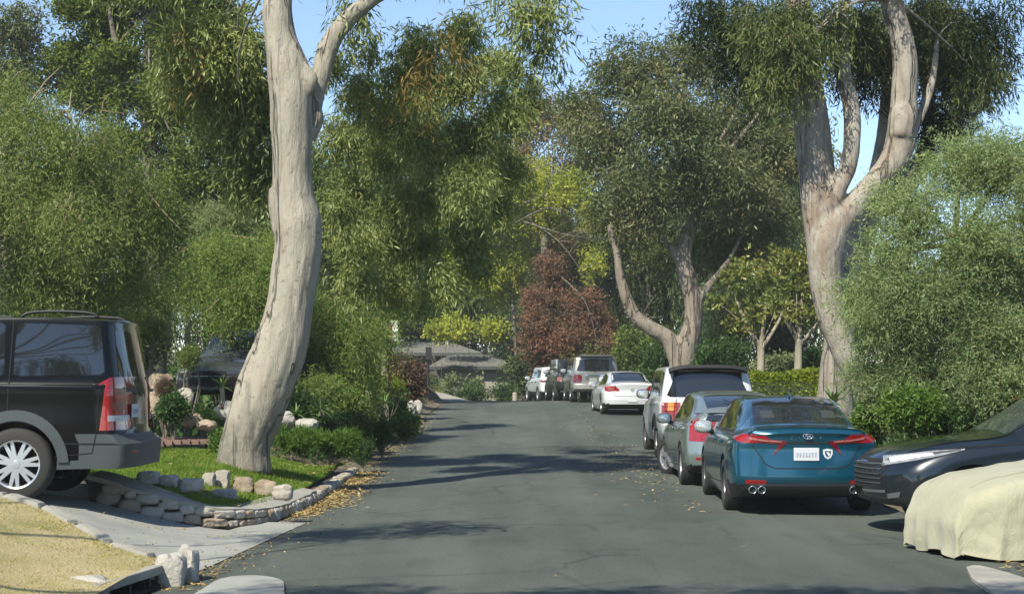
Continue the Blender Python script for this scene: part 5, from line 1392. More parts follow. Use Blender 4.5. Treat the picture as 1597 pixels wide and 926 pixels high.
# ===== grey-green hatchback =====
hatch = [(0, .34, .74, .92, .66, 1.12, .52), (.08, .28, .82, .97, .76, 1.17, .55), (.3, .24, .86, .99, .78, 1.24, .54), (.7, .2, .875, .99, .78, 1.34, .54), (1.3, .18, .88, .985, .77, 1.44, .55), (2.0, .18, .88, .975, .77, 1.475, .56),
         (2.5, .18, .88, .96, .77, 1.45, .56), (3.0, .18, .88, .95, .77, 1.30, .58), (3.5, .18, .88, .92, .76, 1.06, .62), (4.0, .18, .87, .83, .72, .93, .5), (4.4, .2, .80, .68, .64, .76, .44), (4.54, .24, .66, .54, .54, .60, .36)]
bh = Body(hatch, rear=[(.2, .14), (.35, .03), (.5, 0), (.9, .06), (1.12, .1), (1.3, .12)], front=[(.2, .1), (.45, 0), (.8, .15)], bulge=(.12, .2))
P_gg = paint('grey_green_paint', (.22, .27, .255), .5, .3)
t = vehicle('parked_hatchback', 'grey-green hatchback with its front wheel turned out, parked right in front of the teal sedan', 'car', zpos(3.50, 25.35), H90, bh, P_gg, (.82, 3.52, .875, .325, .22, 5, 'alloy', .42, True),
            split=(lambda c: c.z < .34 and c.x < .6, M['black'], 'lower_bumper'))
obj('rear_window', bh.panel('T', [(.34, .50), (.9, .50), (1.05, .46)], [(.34, -.50), (.9, -.50), (1.05, -.46)], rows=12), gl, t, angle=60)
obj('lower_rear_window', bh.panel('B', [(.5, 1.13), (-.5, 1.13)], [(.56, 1.0), (-.56, 1.0)], rows=4), gl, t, angle=60)
obj('windscreen', bh.panel('T', [(2.62, .5), (3.0, .52), (3.45, .58)], [(2.62, -.5), (3.0, -.52), (3.45, -.58)], rows=12), gl, t, angle=60)
both(t, bh, 'side_window', [(.85, 1.16), (1.2, 1.32), (1.7, 1.385)], [(.8, 1.09), (1.2, 1.05), (1.7, 1.035)], gl)
both(t, bh, 'side_window', [(1.74, 1.39), (2.2, 1.40), (2.7, 1.33), (3.2, 1.10)], [(1.74, 1.03), (2.2, 1.02), (2.8, 1.0), (3.28, 1.0)], gl)
seams(t, bh, [[(1.02, .36), (1.08, .6), (.95, .9), (.86, 1.1)], [(1.74, .28), (1.73, 1.0)], [(2.85, .28), (2.95, .6), (2.9, .95)], [(1.02, .3), (2.85, .27)]])
handles(t, bh, [(1.2, .88), (2.05, .86)], P_gg)
mirrors(t, 2.86, .83, 1.0, P_gg)
bk_pair(t, bh, 'tail_lamp', 'B', [(.76, 1.02), (.64, 1.04)], [(.80, .70), (.72, .72)], M['red_lamp'], rows=8, cols=4)
both(t, bh, 'lamp_wrap', [(.22, 1.02), (.06, 1.03)], [(.16, .70), (.03, .70)], M['red_lamp'], rows=6, cols=4)
bk_pair(t, bh, 'lamp_top', 'B', [(.80, 1.10), (.62, 1.12)], [(.80, 1.06), (.62, 1.05)], M['dark_red_lamp'], rows=2, cols=4)
obj('rear_wiper', MB().tube([(.22, .0, 1.23), (.60, .22, 1.335)], [.012, .006], 6), M['black'], t)
obj('hatch_lip', bh.strip('B', [(.72, 1.13), (.4, 1.145), (-.4, 1.145), (-.72, 1.13)], .03, .012), P_gg, t)
plate(t, bh, 0, .78)
bk_pair(t, bh, 'reflector', 'B', [(.7, .46), (.5, .455)], [(.7, .42), (.5, .415)], M['red_lamp'], rows=2, cols=4)

# ===== box-bodied off-roaders =====
def suv_body(L=4.9, H=1.86, w=.96, zb=.42, belt=1.14, nose=1.02, rake=.0, tumble=.14, crown=.03):
    wr = w - tumble - .05
    return [(0, zb + .05, w - .10, belt - .02, w - .12, H - .04, wr - .05), (.06, zb, w - .04, belt, w - .07, H, wr), (.3, zb - .04, w - .01, belt, w - .04, H + .02, wr + .01), (1.0, zb - .08, w, belt, w - .04, H + .03, wr + .02), (2.2, zb - .1, w, belt - .01, w - .04, H + .03, wr + .02),
            (L - 2.0, zb - .1, w, belt - .02, w - .04, H + .0, wr + .01), (L - 1.62, zb - .1, w, belt - .03, w - .04, H - .22, wr + .0), (L - 1.22, zb - .1, w, belt - .04, w - .05, nose + .12, wr + .0), (L - .8, zb - .08, w, nose - .10, w - .08, nose + .03, wr - .10), (L - .25, zb - .04, w - .04, nose - .20, w - .12, nose - .03, wr - .14), (L, zb + .02, w - .16, nose - .32, w - .22, nose - .16, wr - .22)]
P_white = paint('white_paint', (.54, .56, .56), 0, .35)
b1 = Body(suv_body(4.85, 1.83, .965, .44, 1.16, 1.1), rear=[(.3, .08), (.5, -.04), (.72, -.04), (.78, .06), (1.2, .08), (1.85, .26)], front=[(.3, .1), (.6, 0), (1.0, .08)], bulge=(.10, .18), er=.07)
t = vehicle('parked_off_roader', 'white boxy off-roader with dark roof visor and amber and red tail lamps', 'car', zpos(3.82, 32.4), H90, b1, P_white, (1.05, 3.85, .95, .39, .27, 6, 'alloy', 0, False),
            split=(lambda c: c.z < .74, plain('silver_cladding', (.40, .43, .43), .4, .3), 'bumper_and_cladding'))
obj('rear_window', b1.panel('B', [(.62, 1.66), (.66, 1.72), (.0, 1.75), (-.66, 1.72), (-.62, 1.66)], [(.80, 1.27), (.76, 1.235), (0, 1.225), (-.76, 1.235), (-.80, 1.27)], rows=8, cols=20), gl, t, angle=60)
obj('roof_visor', MB().add(*(lambda V: (V, [(4 * k + i, 4 * k + 4 + i, 4 * k + 4 + (i + 1) % 4, 4 * k + (i + 1) % 4) for k in range(16) for i in range(4)] + [(0, 1, 2, 3), (67, 66, 65, 64)]))([p for k in range(17) for p in ((lambda y, a: [(.32, y, 1.865 - a), (.08, y, 1.86 - a), (.02, y, 1.80 - a), (.14, y, 1.755 - a)])(-.76 + 1.52 * k / 16, .07 * abs(-1 + k / 8) ** 4))])), M['black'], t, angle=40)
both(t, b1, 'side_window', [(.38, 1.70), (.8, 1.76), (1.25, 1.76)], [(.30, 1.26), (.8, 1.24), (1.25, 1.24)], gl)
both(t, b1, 'side_window', [(1.3, 1.76), (2.1, 1.76)], [(1.3, 1.24), (2.1, 1.23)], gl)
both(t, b1, 'side_window', [(2.16, 1.76), (2.75, 1.74), (3.25, 1.4), (3.38, 1.25)], [(2.16, 1.23), (2.75, 1.22), (3.25, 1.21), (3.4, 1.21)], gl)
obj('windscreen', b1.panel('T', [(2.98, .62), (3.4, .66), (3.6, .68)], [(2.98, -.62), (3.4, -.66), (3.6, -.68)], rows=10), gl, t, angle=60)
bk_pair(t, b1, 'tail_lamp', 'B', [(.90, 1.13), (.64, 1.13)], [(.91, .80), (.66, .80)], M['red_lamp'], rows=6, cols=5)
bk_pair(t, b1, 'amber_segment', 'B', [(.78, 1.12), (.66, 1.12)], [(.79, .97), (.67, .97)], M['amber_lamp'], rows=4, cols=4, off=.010)
for zz in (1.05, .965, .88):
    bk_pair(t, b1, 'lamp_rib', 'B', [(.90, zz + .006), (.65, zz + .006)], [(.90, zz - .006), (.65, zz - .006)], M['dark_red_lamp'], rows=1, cols=4, off=.013)
bk_pair(t, b1, 'lamp_rib', 'B', [(.795, 1.12), (.785, 1.12)], [(.80, .81), (.79, .81)], M['dark_red_lamp'], rows=4, cols=1, off=.013)
both(t, b1, 'lamp_wrap', [(.14, 1.13), (.05, 1.13)], [(.12, .80), (.03, .80)], M['red_lamp'], rows=4, cols=3)
seams(t, b1, [[(1.28, .8), (1.27, 1.24)], [(2.13, .5), (2.13, 1.22)], [(3.2, .5), (3.25, 1.0), (3.3, 1.2)]])
obj('tailgate_seam', b1.strip('B', [(.62, 1.2), (.60, .76), (-.60, .76), (-.62, 1.2)], .012), M['gap'], t)
obj('tailgate_handle', b1.strip('B', [(.25, 1.0), (-.25, 1.0)], .035, .012), M['chrome'], t)
bk_pair(t, b1, 'reflector', 'B', [(.80, .60), (.62, .60)], [(.80, .55), (.62, .55)], M['red_lamp'], rows=1, cols=4)
mirrors(t, 3.22, .93, 1.28, M['chrome'], r=(.09, .14, .10))
plate(t, b1, 0, .88)
both(t, b1, 'wheel_flare', [(.5, .62), (.7, .84), (1.05, .92), (1.4, .84), (1.6, .62)], [(.62, .56), (.78, .75), (1.05, .83), (1.33, .75), (1.48, .56)], M['black'], rows=2, off=.02)

P_champ = paint('champagne_paint', (.25, .25, .225), .6, .35)
b2 = Body(suv_body(4.9, 1.82, .965, .50, 1.15, 1.1), rear=[(.3, .08), (.55, -.05), (.74, -.05), (.80, .05), (1.2, .07), (1.85, .22)], front=[(.3, .1), (.6, 0), (1.0, .08)], bulge=(.10, .18), er=.08)
t = vehicle('parked_off_roader', 'champagne off-roader with a round white sticker on its tailgate, ahead of the white coupe', 'car', zpos(3.30, 65.3), H90 + math.radians(3), b2, P_champ, (1.05, 3.9, .95, .39, .27, 6, 'alloy', 0, False),
            split=(lambda c: c.z < .70 and c.x < .7, plain('champagne_bumper', (.30, .30, .27), .4, .3), 'bumper'))
obj('rear_window', b2.panel('B', [(.62, 1.62), (.64, 1.68), (0, 1.71), (-.64, 1.68), (-.62, 1.62)], [(.76, 1.27), (.72, 1.24), (0, 1.23), (-.72, 1.24), (-.76, 1.27)], rows=8, cols=20), gl, t, angle=60)
both(t, b2, 'side_window', [(.38, 1.68), (1.2, 1.74), (2.75, 1.72), (3.3, 1.3)], [(.30, 1.26), (1.2, 1.24), (2.75, 1.22), (3.35, 1.22)], gl, cols=24)
bk_pair(t, b2, 'tail_lamp', 'B', [(.90, 1.12), (.60, 1.10), (.56, 1.05)], [(.91, .80), (.60, .80), (.56, .84)], M['dark_red_lamp'], rows=5, cols=6)
obj('number_plate_recess', b2.panel('B', [(.42, 1.04), (-.42, 1.04)], [(.42, .78), (-.42, .78)], rows=3), plain('plate_recess', (.08, .09, .085), .5), t)
obj('chrome_strip', b2.strip('B', [(.42, 1.075), (-.42, 1.075)], .03, .014), M['chrome'], t)
plate(t, b2, .12, .90, marks=False, pale=plain('plate_dull', (.25, .28, .26), .5))
co, n = b2.hit('B', -.22, .92); obj('round_sticker', MB().lathe([(0, 0), (.12, 0), (.12, -.01)], 20, Matrix.Translation((co.x - .016, -.22, .92)) @ Matrix.Rotation(H90, 4, 'Z')), M['plate'], t)
obj('roof_spoiler', MB().box((.16, 0, 1.855), (.26, 1.3, .03)), P_champ, t, bevel=.012)
mirrors(t, 3.25, .93, 1.28, P_champ)
obj('rear_wiper', MB().tube([(.02, 0, 1.24), (.05, .28, 1.36)], .01, 5), M['black'], t)

# ===== white coupe-sedan =====
coupe = [(0, .30, .76, .84, .70, .98, .58), (.07, .26, .84, .90, .77, 1.03, .62), (.3, .22, .91, .93, .81, 1.05, .60), (.6, .2, .925, .94, .81, 1.08, .58), (1.0, .19, .925, .94, .80, 1.22, .55), (1.5, .18, .925, .94, .79, 1.36, .54), (2.1, .18, .925, .93, .79, 1.42, .55),
         (2.6, .18, .925, .92, .79, 1.40, .56), (3.1, .18, .925, .91, .79, 1.25, .58), (3.6, .18, .92, .89, .78, 1.02, .62), (4.2, .18, .91, .80, .74, .90, .54), (4.65, .2, .84, .66, .66, .74, .46), (4.8, .24, .7, .54, .58, .6, .4)]
bc = Body(coupe, rear=[(.2, .14), (.35, .03), (.5, 0), (.8, .04), (1.0, .0), (1.1, 0)], front=[(.2, .1), (.45, 0), (.8, .12)], bulge=(.13, .2))
t = vehicle('parked_coupe', 'white low-roofed coupe sedan parked between the champagne and the white boxy off-roaders', 'car', zpos(3.83, 53.0), H90 + math.radians(3), bc, P_white, (1.0, 3.72, .92, .335, .235, 5, 'alloy', 0, True),
            split=(lambda c: c.z < .37 and c.x < .8, M['black'], 'lower_bumper'))
obj('rear_window', bc.panel('T', [(.62, .60), (1.1, .57), (1.62, .48)], [(.62, -.60), (1.1, -.57), (1.62, -.48)], rows=14), gl, t, angle=60)
both(t, bc, 'side_window', [(1.1, 1.05), (1.5, 1.24), (2.1, 1.33), (2.7, 1.3), (3.3, 1.03)], [(1.05, .99), (1.5, .975), (2.1, .97), (2.7, .96), (3.35, .95)], gl, cols=22)
bk_pair(t, bc, 'tail_lamp', 'B', [(.86, .93), (.72, .95), (.48, .86)], [(.86, .78), (.72, .74), (.48, .82)], M['red_lamp'], rows=5, cols=10)
bk_pair(t, bc, 'lamp_lens', 'B', [(.76, .885), (.58, .865)], [(.76, .80), (.58, .81)], M['pink_lamp'], rows=3, cols=4, off=.010)
both(t, bc, 'lamp_wrap', [(.34, .91), (.06, .94)], [(.3, .84), (.06, .76)], M['red_lamp'], rows=4)
co, n = bc.hit('B', 0, .80); mb = MB(); ring_text(mb, co.x - .012, 0, .80, .055, .055, .008)
for a in [((-.03, .035), (0, .0)), ((.03, .035), (0, .0)), ((-.045, .01), (-.02, -.045)), ((-.02, -.045), (0, -.01)), ((0, -.01), (.02, -.045)), ((.02, -.045), (.045, .01))]:
    mb.tube([(co.x - .012, a[0][0], .80 + a[0][1]), (co.x - .012, a[1][0], .80 + a[1][1])], .004, 5)
obj('badge', mb, M['chrome'], t)
plate(t, bc, 0, .50, marks=False, pale=plain('plate_pale', (.55, .58, .57), .5))
obj('boot_seam', bc.strip('B', [(.68, .98), (.56, .62), (.5, .60), (-.5, .60), (-.56, .62), (-.68, .98)], .012), M['gap'], t)
seams(t, bc, [[(1.3, .4), (1.32, .7), (1.1, .98)], [(2.15, .3), (2.15, .96)], [(3.2, .3), (3.25, .9)]])
mirrors(t, 3.1, .88, .98, P_white)

# ===== dark square four-by-four =====
b3_ = Body(suv_body(4.4, 1.78, .90, .5, 1.16, 1.1, tumble=.04), rear=[(.3, 0), (1.8, .02)], front=[(.3, .1), (.6, 0), (1.0, .05)], bulge=(.02, .1), er=.03)
P_dk = paint('dark_paint', (.02, .026, .03), .2, .35)
t = vehicle('parked_off_roader', 'dark square four-by-four with a spare wheel on its back, beyond the champagne off-roader', 'car', zpos(2.78, 71.0), H90 + math.radians(6), b3_, P_dk, (.9, 3.45, .93, .40, .27, 5, 'alloy_dark', 0, False), split=(lambda c: c.z < .66, M['black'], 'bumper'))
obj('rear_window', b3_.panel('B', [(.58, 1.66), (-.58, 1.66)], [(.60, 1.26), (-.60, 1.26)], rows=4), gl, t)
both(t, b3_, 'side_window', [(.2, 1.68), (1.3, 1.68), (2.5, 1.66), (2.75, 1.3)], [(.2, 1.24), (1.3, 1.24), (2.5, 1.22), (2.8, 1.22)], gl, cols=22)
obj('spare_wheel', MB().lathe([(0, -.11), (.34, -.11), (.38, -.07), (.38, .09), (.34, .11), (0, .11)], 28, Matrix.Translation((-.14, -.1, 1.02)) @ Matrix.Rotation(H90, 4, 'Z')), M['tyre'], t, angle=40)
bk_pair(t, b3_, 'tail_lamp', 'B', [(.84, 1.02), (.68, 1.02)], [(.84, .84), (.68, .84)], M['pink_lamp'], rows=2, cols=3, off=.03)
mirrors(t, 2.9, .88, 1.25, M['black'])

# ===== small white off-roader at the crest =====
b4 = Body(suv_body(4.5, 1.62, .90, .42, 1.05, 1.0), rear=[(.3, .08), (.5, -.02), (.9, .04), (1.7, .34)], front=[(.3, .1), (.6, 0), (1.0, .12)], bulge=(.12, .2), er=.07)
t = vehicle('parked_crossover', 'small white crossover, farthest of the vehicles parked up to the crest', 'car', zpos(2.20, 76.6), H90 + math.radians(10), b4, P_white, (.85, 3.55, .9, .35, .24, 5, 'alloy', 0, True), split=(lambda c: c.z < .50, M['black'], 'lower_cladding'))
obj('rear_window', b4.panel('B', [(.56, 1.50), (-.56, 1.50)], [(.68, 1.16), (-.68, 1.16)], rows=6), gl, t, angle=60)
both(t, b4, 'side_window', [(.5, 1.46), (1.6, 1.54), (2.4, 1.50), (2.95, 1.15)], [(.4, 1.15), (1.6, 1.12), (2.4, 1.10), (3.0, 1.09)], gl, cols=22)
bk_pair(t, b4, 'tail_lamp', 'B', [(.86, 1.04), (.56, 1.02)], [(.86, .90), (.56, .93)], M['dark_red_lamp'], rows=3, cols=5)
both(t, b4, 'lamp_wrap', [(.4, 1.02), (.06, 1.03)], [(.35, .98), (.05, .90)], M['dark_red_lamp'], rows=3)
mirrors(t, 2.85, .88, 1.12, P_white)
handles(t, b4, [(1.2, .95), (2.1, .93)], M['black'])

# ===== black square-cut off-roader, side on, in the left drive =====
disc = [(0, .36, .86, 1.20, .86, 1.87, .77), (.05, .34, .93, 1.22, .90, 1.895, .79), (.25, .34, .955, 1.23, .92, 1.90, .80), (.9, .32, .96, 1.23, .925, 1.92, .81), (1.6, .3, .96, 1.23, .925, 1.91, .81), (2.6, .3, .96, 1.22, .925, 1.88, .81), (3.05, .3, .96, 1.21, .92, 1.78, .80),
        (3.5, .3, .96, 1.19, .92, 1.34, .80), (3.9, .3, .96, 1.12, .90, 1.22, .74), (4.6, .32, .93, 1.04, .86, 1.16, .70), (4.82, .36, .86, .90, .80, 1.04, .62)]
bL = Body(disc, rear=[(.3, -.02), (.36, -.10), (.60, -.12), (.66, -.02), (.74, .02), (1.2, .04), (1.85, .16)], front=[(.3, .04), (.6, 0), (1.1, .06)], bulge=(.12, .12), er=.045, tuck=.03)
P_blk = paint('black_paint', (.004, .0045, .005), .0, .2); P_blk.node_tree.nodes['Principled BSDF'].inputs['Coat IOR'].default_value = 1.2; P_blk.node_tree.nodes['Principled BSDF'].inputs['Specular IOR Level'].default_value = .15; P_blk.node_tree.nodes['Principled BSDF'].inputs['Coat Weight'].default_value = .7
near = Vector((-3.97, 17.15, 0)); hd_ = math.pi + math.radians(1.2)
cen = near + Vector((math.cos(hd_), math.sin(hd_), 0)) * .0 + Vector((math.sin(hd_), -math.cos(hd_), 0)) * .95
t = vehicle('parked_off_roader', 'black square-cut off-roader with grey bumper, side on in the left driveway', 'car', (cen.x, cen.y, .40), hd_, bL, P_blk, (1.12, 4.0, .955, .378, .255, 7, 'alloy', 0, True),
            split=(lambda c: (c.z < .70 and c.x < .5) or c.z < .44, M['trim'], 'rear_bumper'), arch=1.12, tilt=math.radians(-.5), group='vehicles parked in driveways')
both(t, bL, 'side_window', [(.30, 1.78), (.34, 1.81), (1.14, 1.83), (1.16, 1.80)], [(.24, 1.33), (.28, 1.30), (1.14, 1.28), (1.17, 1.30)], M['glass_side'] if 'glass_side' in M else gl, cols=16)
both(t, bL, 'side_window', [(1.28, 1.80), (1.32, 1.83), (2.02, 1.82), (2.05, 1.79)], [(1.26, 1.30), (1.30, 1.275), (2.03, 1.265), (2.06, 1.29)], gl)
both(t, bL, 'side_window', [(2.14, 1.79), (2.2, 1.82), (2.95, 1.74), (3.3, 1.35)], [(2.14, 1.28), (2.2, 1.255), (3.0, 1.24), (3.36, 1.26)], gl)
seams(t, bL, [[(1.20, 1.86), (1.21, .9), (1.45, .75)], [(2.10, 1.84), (2.10, .45)], [(.06, 1.20), (.30, 1.20), (1.2, 1.19), (3.6, 1.14)]], .014)
seams(t, bL, [[(.30, .70), (.34, .50), (.72, .46)], [(.28, 1.20), (.30, .72)]], .010)
seams(t, bL, [[(.04, 1.205), (3.6, 1.16)]], .010, 'crease_line', M['trim'])
def arc_pts(cx, r, a0, a1, n=24): return [(cx - r * math.cos(math.radians(a0 + (a1 - a0) * i / n)), .388 + r * math.sin(math.radians(a0 + (a1 - a0) * i / n))) for i in range(n + 1)]
for cx in (1.12, 4.0):
    both(t, bL, 'wheel_flare', arc_pts(cx, .545, 2, 178), arc_pts(cx, .435, 2, 178), M['trim'], rows=3, cols=48, off=.022, th=.03)
bk_pair(t, bL, 'tail_lamp', 'B', [(.925, 1.27), (.74, 1.27)], [(.925, .74), (.74, .74)], M['red_lamp'], rows=8, cols=5, off=.010)
both(t, bL, 'tail_lamp_side', [(.22, 1.22), (.18, 1.275), (.06, 1.285)], [(.27, .73), (.15, .73), (.04, .73)], M['red_lamp'], rows=8, cols=8, off=.012)
for zz, hh_, mt in ((1.13, .035, 'dark_red_lamp'), (.98, .035, 'dark_red_lamp')):
    both(t, bL, 'lamp_roundel', [(.155, zz + hh_), (.085, zz + hh_)], [(.155, zz - hh_), (.085, zz - hh_)], M[mt], rows=2, cols=3, off=.016)
both(t, bL, 'reversing_lamp', [(.19, .885), (.06, .885)], [(.19, .825), (.06, .825)], M['clear_lamp'], rows=2, cols=4, off=.017)
bk_pair(t, bL, 'reversing_lamp', 'B', [(.90, .885), (.77, .885)], [(.90, .825), (.77, .825)], M['clear_lamp'], rows=2, cols=3, off=.014)
obj('rear_window', bL.panel('B', [(.66, 1.76), (-.66, 1.76)], [(.74, 1.20), (.2, 1.20), (.1, 1.08), (-.6, 1.05)], rows=8), M['glass_rear'], t, angle=60)
plate(t, bL, .38, .93, .34, .14)
obj('tailgate_trim', bL.strip('B', [(.70, 1.15), (.45, 1.15), (.2, 1.12)], .05, .012), M['black'], t)
for sg in (1, -1):
    for xa, xb in ((.35, 1.15), (1.55, 2.6)):
        obj('roof_rail', MB().tube(bez([(xa, sg * .72, 1.90), (xa + .10, sg * .72, 1.945), ((xa + xb) / 2, sg * .72, 1.958), (xb - .10, sg * .72, 1.945), (xb, sg * .72, 1.90)], 16), .016, 8), M['black'], t, smooth=True)
both(t, bL, 'bumper_step', [(.62, .60), (.3, .60), (-.03, .60)], [(.62, .585), (.3, .585), (-.03, .585)], M['gap'], rows=1, cols=8, off=.003)
bk_pair(t, bL, 'reflector', 'B', [(.80, .53), (.62, .53)], [(.80, .49), (.62, .49)], M['dark_red_lamp'], rows=1, cols=3)
mirrors(t, 3.1, .93, 1.33, M['black'], r=(.09, .14, .11))
handles(t, bL, [(1.42, 1.08), (2.3, 1.07)], P_blk)

# ===== dark crossover, side on at the right =====
cross = [(0, .4, .82, 1.08, .76, 1.5, .62), (.1, .36, .92, 1.1, .84, 1.62, .66), (.5, .34, .96, 1.1, .88, 1.68, .68), (1.5, .32, .965, 1.09, .88, 1.71, .70), (2.3, .32, .965, 1.07, .88, 1.70, .70), (2.7, .32, .965, 1.06, .88, 1.60, .70), (3.25, .32, .965, 1.04, .88, 1.28, .72), (3.55, .32, .96, 1.02, .87, 1.12, .74),
         (4.1, .32, .955, .96, .84, 1.055, .70), (4.55, .32, .93, .86, .80, .975, .64), (4.8, .34, .88, .76, .74, .89, .56), (4.93, .38, .80, .62, .66, .80, .48)]
bx_ = Body(cross, rear=[(.3, .1), (.6, 0), (1.1, .05), (1.7, .3)], front=[(.3, .10), (.42, .02), (.7, 0), (.9, .05)], bulge=(.1, .30), er=.06)
P_nvy = paint('blue_black_paint', (.008, .013, .017), .35, .28)
hx = math.pi
nose = Vector((3.78, 18.55, 0)); L_ = 4.93
t = vehicle('parked_crossover', 'blue-black crossover nosing out of the right forecourt behind the covered car', 'car', (nose.x + L_ + .05, nose.y, -.03), hx, bx_, P_nvy, (1.05, 3.9, .96, .37, .25, 5, 'alloy_dark', 0, True), split=(lambda c: c.z < .44, M['black'], 'lower_cladding'), tilt=math.radians(0), group='vehicles parked in driveways')
both(t, bx_, 'headlamp', [(3.98, .955), (4.3, .93), (4.74, .865)], [(3.98, .945), (4.3, .87), (4.78, .765)], M['lamp_lens'], rows=5, cols=14, off=.006)
both(t, bx_, 'lamp_glint', [(4.30, .905), (4.50, .885), (4.70, .85)], [(4.30, .885), (4.50, .845), (4.70, .80)], M['clear_lamp'], rows=3, cols=8, off=.012)  # bright strip paints the white highlight on the grey headlamp
both(t, bx_, 'lamp_divider', [(4.02, .95), (4.4, .90), (4.72, .84)], [(4.02, .94), (4.4, .88), (4.72, .82)], M['trim'], rows=1, cols=12, off=.009)
bk_pair(t, bx_, 'grille', 'F', [(.0, .84), (.62, .83)], [(.0, .52), (.56, .54)], M['gap'], rows=6, cols=10)
for zz in (.78, .73, .68, .63, .58):
    obj('grille_bar', bx_.strip('F', [(-.56, zz), (.56, zz)], .014, .012), M['trim'], t)
obj('grille_surround', bx_.strip('F', [(-.62, .495), (0, .485), (.62, .495)], .03, .014), M['chrome'], t)
bk_pair(t, bx_, 'fog_lamp_trim', 'F', [(.64, .47), (.78, .50)], [(.64, .42), (.76, .44)], M['chrome'], rows=2, cols=4, off=.01)
obj('windscreen', bx_.panel('T', [(2.62, .62), (3.2, .66), (3.5, .70)], [(2.62, -.62), (3.2, -.66), (3.5, -.70)], rows=10), M['glass_pale'], t, angle=60)
both(t, bx_, 'side_window', [(1.95, 1.58), (2.5, 1.55), (3.1, 1.22)], [(1.95, 1.13), (2.5, 1.12), (3.2, 1.10)], gl)
both(t, bx_, 'side_window', [(.7, 1.5), (1.3, 1.58), (1.9, 1.59)], [(.7, 1.15), (1.3, 1.14), (1.9, 1.13)], gl)
seams(t, bx_, [[(3.15, .45), (3.2, 1.0)], [(1.92, .4), (1.92, 1.1)], [(3.25, 1.02), (4.0, .97), (4.5, .90)]])
mirrors(t, 3.0, .93, 1.15, P_nvy)

# ===== grey car deep in the left garden drive =====
bg_ = Body(cross, rear=[(.3, .1), (.6, 0), (1.1, .05), (1.7, .3)], front=[(.3, .10), (.42, .02), (.7, 0), (.9, .05)], bulge=(.1, .30), er=.06)
c0 = W(322, 640, 33.5); hg = math.radians(262)
fx0 = Vector((c0.x, c0.y, 0)) - Vector((math.cos(hg), math.sin(hg), 0)) * 4.9 + Vector((.12, 0, 0))
P_gr = paint('dark_grey_paint', (.07, .08, .09), .5, .25)
t = vehicle('parked_crossover', 'dark grey crossover facing the street in the garden drive, half hidden by the leaning trunk', 'car', (fx0.x, fx0.y, 1.08), hg, bg_, P_gr, (1.05, 3.9, .96, .37, .25, 5, 'alloy_dark', 0, True), split=(lambda c: c.z < .44, M['black'], 'lower_cladding'), group='vehicles parked in driveways')
obj('windscreen', bg_.panel('T', [(2.62, .62), (3.2, .66), (3.5, .70)], [(2.62, -.62), (3.2, -.66), (3.5, -.70)], rows=10), M['glass_pale'], t, angle=60)
both(t, bg_, 'side_window', [(.7, 1.5), (1.3, 1.58), (2.5, 1.55), (3.1, 1.22)], [(.7, 1.15), (1.3, 1.14), (2.5, 1.12), (3.2, 1.10)], gl)
bk_pair(t, bg_, 'headlamp', 'F', [(.56, .86), (.84, .86)], [(.58, .78), (.84, .76)], M['clear_lamp'], rows=3, cols=5)
bk_pair(t, bg_, 'grille', 'F', [(0, .80), (.55, .79)], [(0, .48), (.5, .5)], M['gap'], rows=4, cols=6)
for y in (.1, -.45):
    obj('wiper', MB().tube([(3.5, y, 1.17), (3.25, y + .5, 1.30)], .012, 5), M['black'], t)
mirrors(t, 3.0, .93, 1.15, P_gr)
bpy.data.objects[t.name]

# ===== car under a pale yellow cover =====
A = Vector((3.86, 16.65, 0)); Bq = Vector((4.12, 15.02, 0)); wv = (Bq - A); wid = wv.length; hv = Vector((wv.y, -wv.x, 0)).normalized()   # heading of the nose
if hv.x > 0: hv = -hv
st_ = [(0, .5, .0), (.0, .0, .0)]
cvx = [0, .06, .2, .5, 1.0, 1.5, 1.9, 2.4, 2.9, 3.5, 4.0, 4.3, 4.4]; cvz = [.50, .60, .68, .76, .84, .92, 1.0, 1.22, 1.32, 1.28, 1.02, .9, .6]
nx_, na = 180, 110
V = []; F = []
mid0 = (A + Bq) / 2
for i in range(nx_ + 1):
    u = i / nx_; x = 4.4 * u
    ztop = float(pchip(cvx, cvz, x)[0])
    hw = wid / 2 * (1 - .22 * max(0, 1 - x / .45) ** 2.2 - .2 * max(0, (x - 3.9) / .5) ** 2)
    for j in range(na + 1):
        v = -1 + 2 * j / na; a = abs(v)
        # drape section: flat-ish top, rounded shoulder, hanging side to just above the ground
        if a < .5:
            y = a / .5 * hw * .80; z = ztop - .03 * (a / .5) ** 2
        elif a < .68:
            q = (a - .5) / .18; y = hw * (.80 + .17 * math.sin(q * math.pi / 2)); z = ztop - .03 - .17 * (1 - math.cos(q * math.pi / 2))
        else:
            q = (a - .68) / .32
            hem = .05 + .03 * math.sin(x * 5 + (3 if v > 0 else 0)) + .11 * max(0, math.cos((x - .95) * 2.2)) ** 6 * (1 if x < 2 else .4)
            y = hw * (.97 + .05 * q); z = (ztop - .20) * (1 - q) + hem * q
            fold = (.030 * (1 - 2 * abs(math.sin(x * 5.5 + 1.7 * math.sin(x * 2.3) + q * .8)) ** .6) + .008 * math.sin(x * 31)) * q + .05 * noise.noise((x * 2.5, v * 2, 7)) * q + .012 * noise.noise((x * 9, q * 4, 3))
            y += fold
            z -= 0
        y = math.copysign(y, v)
        rd = 1 - abs(noise.noise((x * 1.6, y * 2.2, 4.5))) * 2
        wr_ = .012 * noise.noise((x * 3, y * 3, 1)) + .008 * max(0, rd - .72) / .28 + .005 * noise.noise((x * 9, y * 9, 5))
        p = mid0 - hv * x + wv.normalized() * y
        V.append((p.x, p.y, z + wr_ + .01))
for i in range(nx_):
    for j in range(na):
        a = i * (na + 1) + j; F.append((a, a + 1, a + na + 2, a + na + 1))
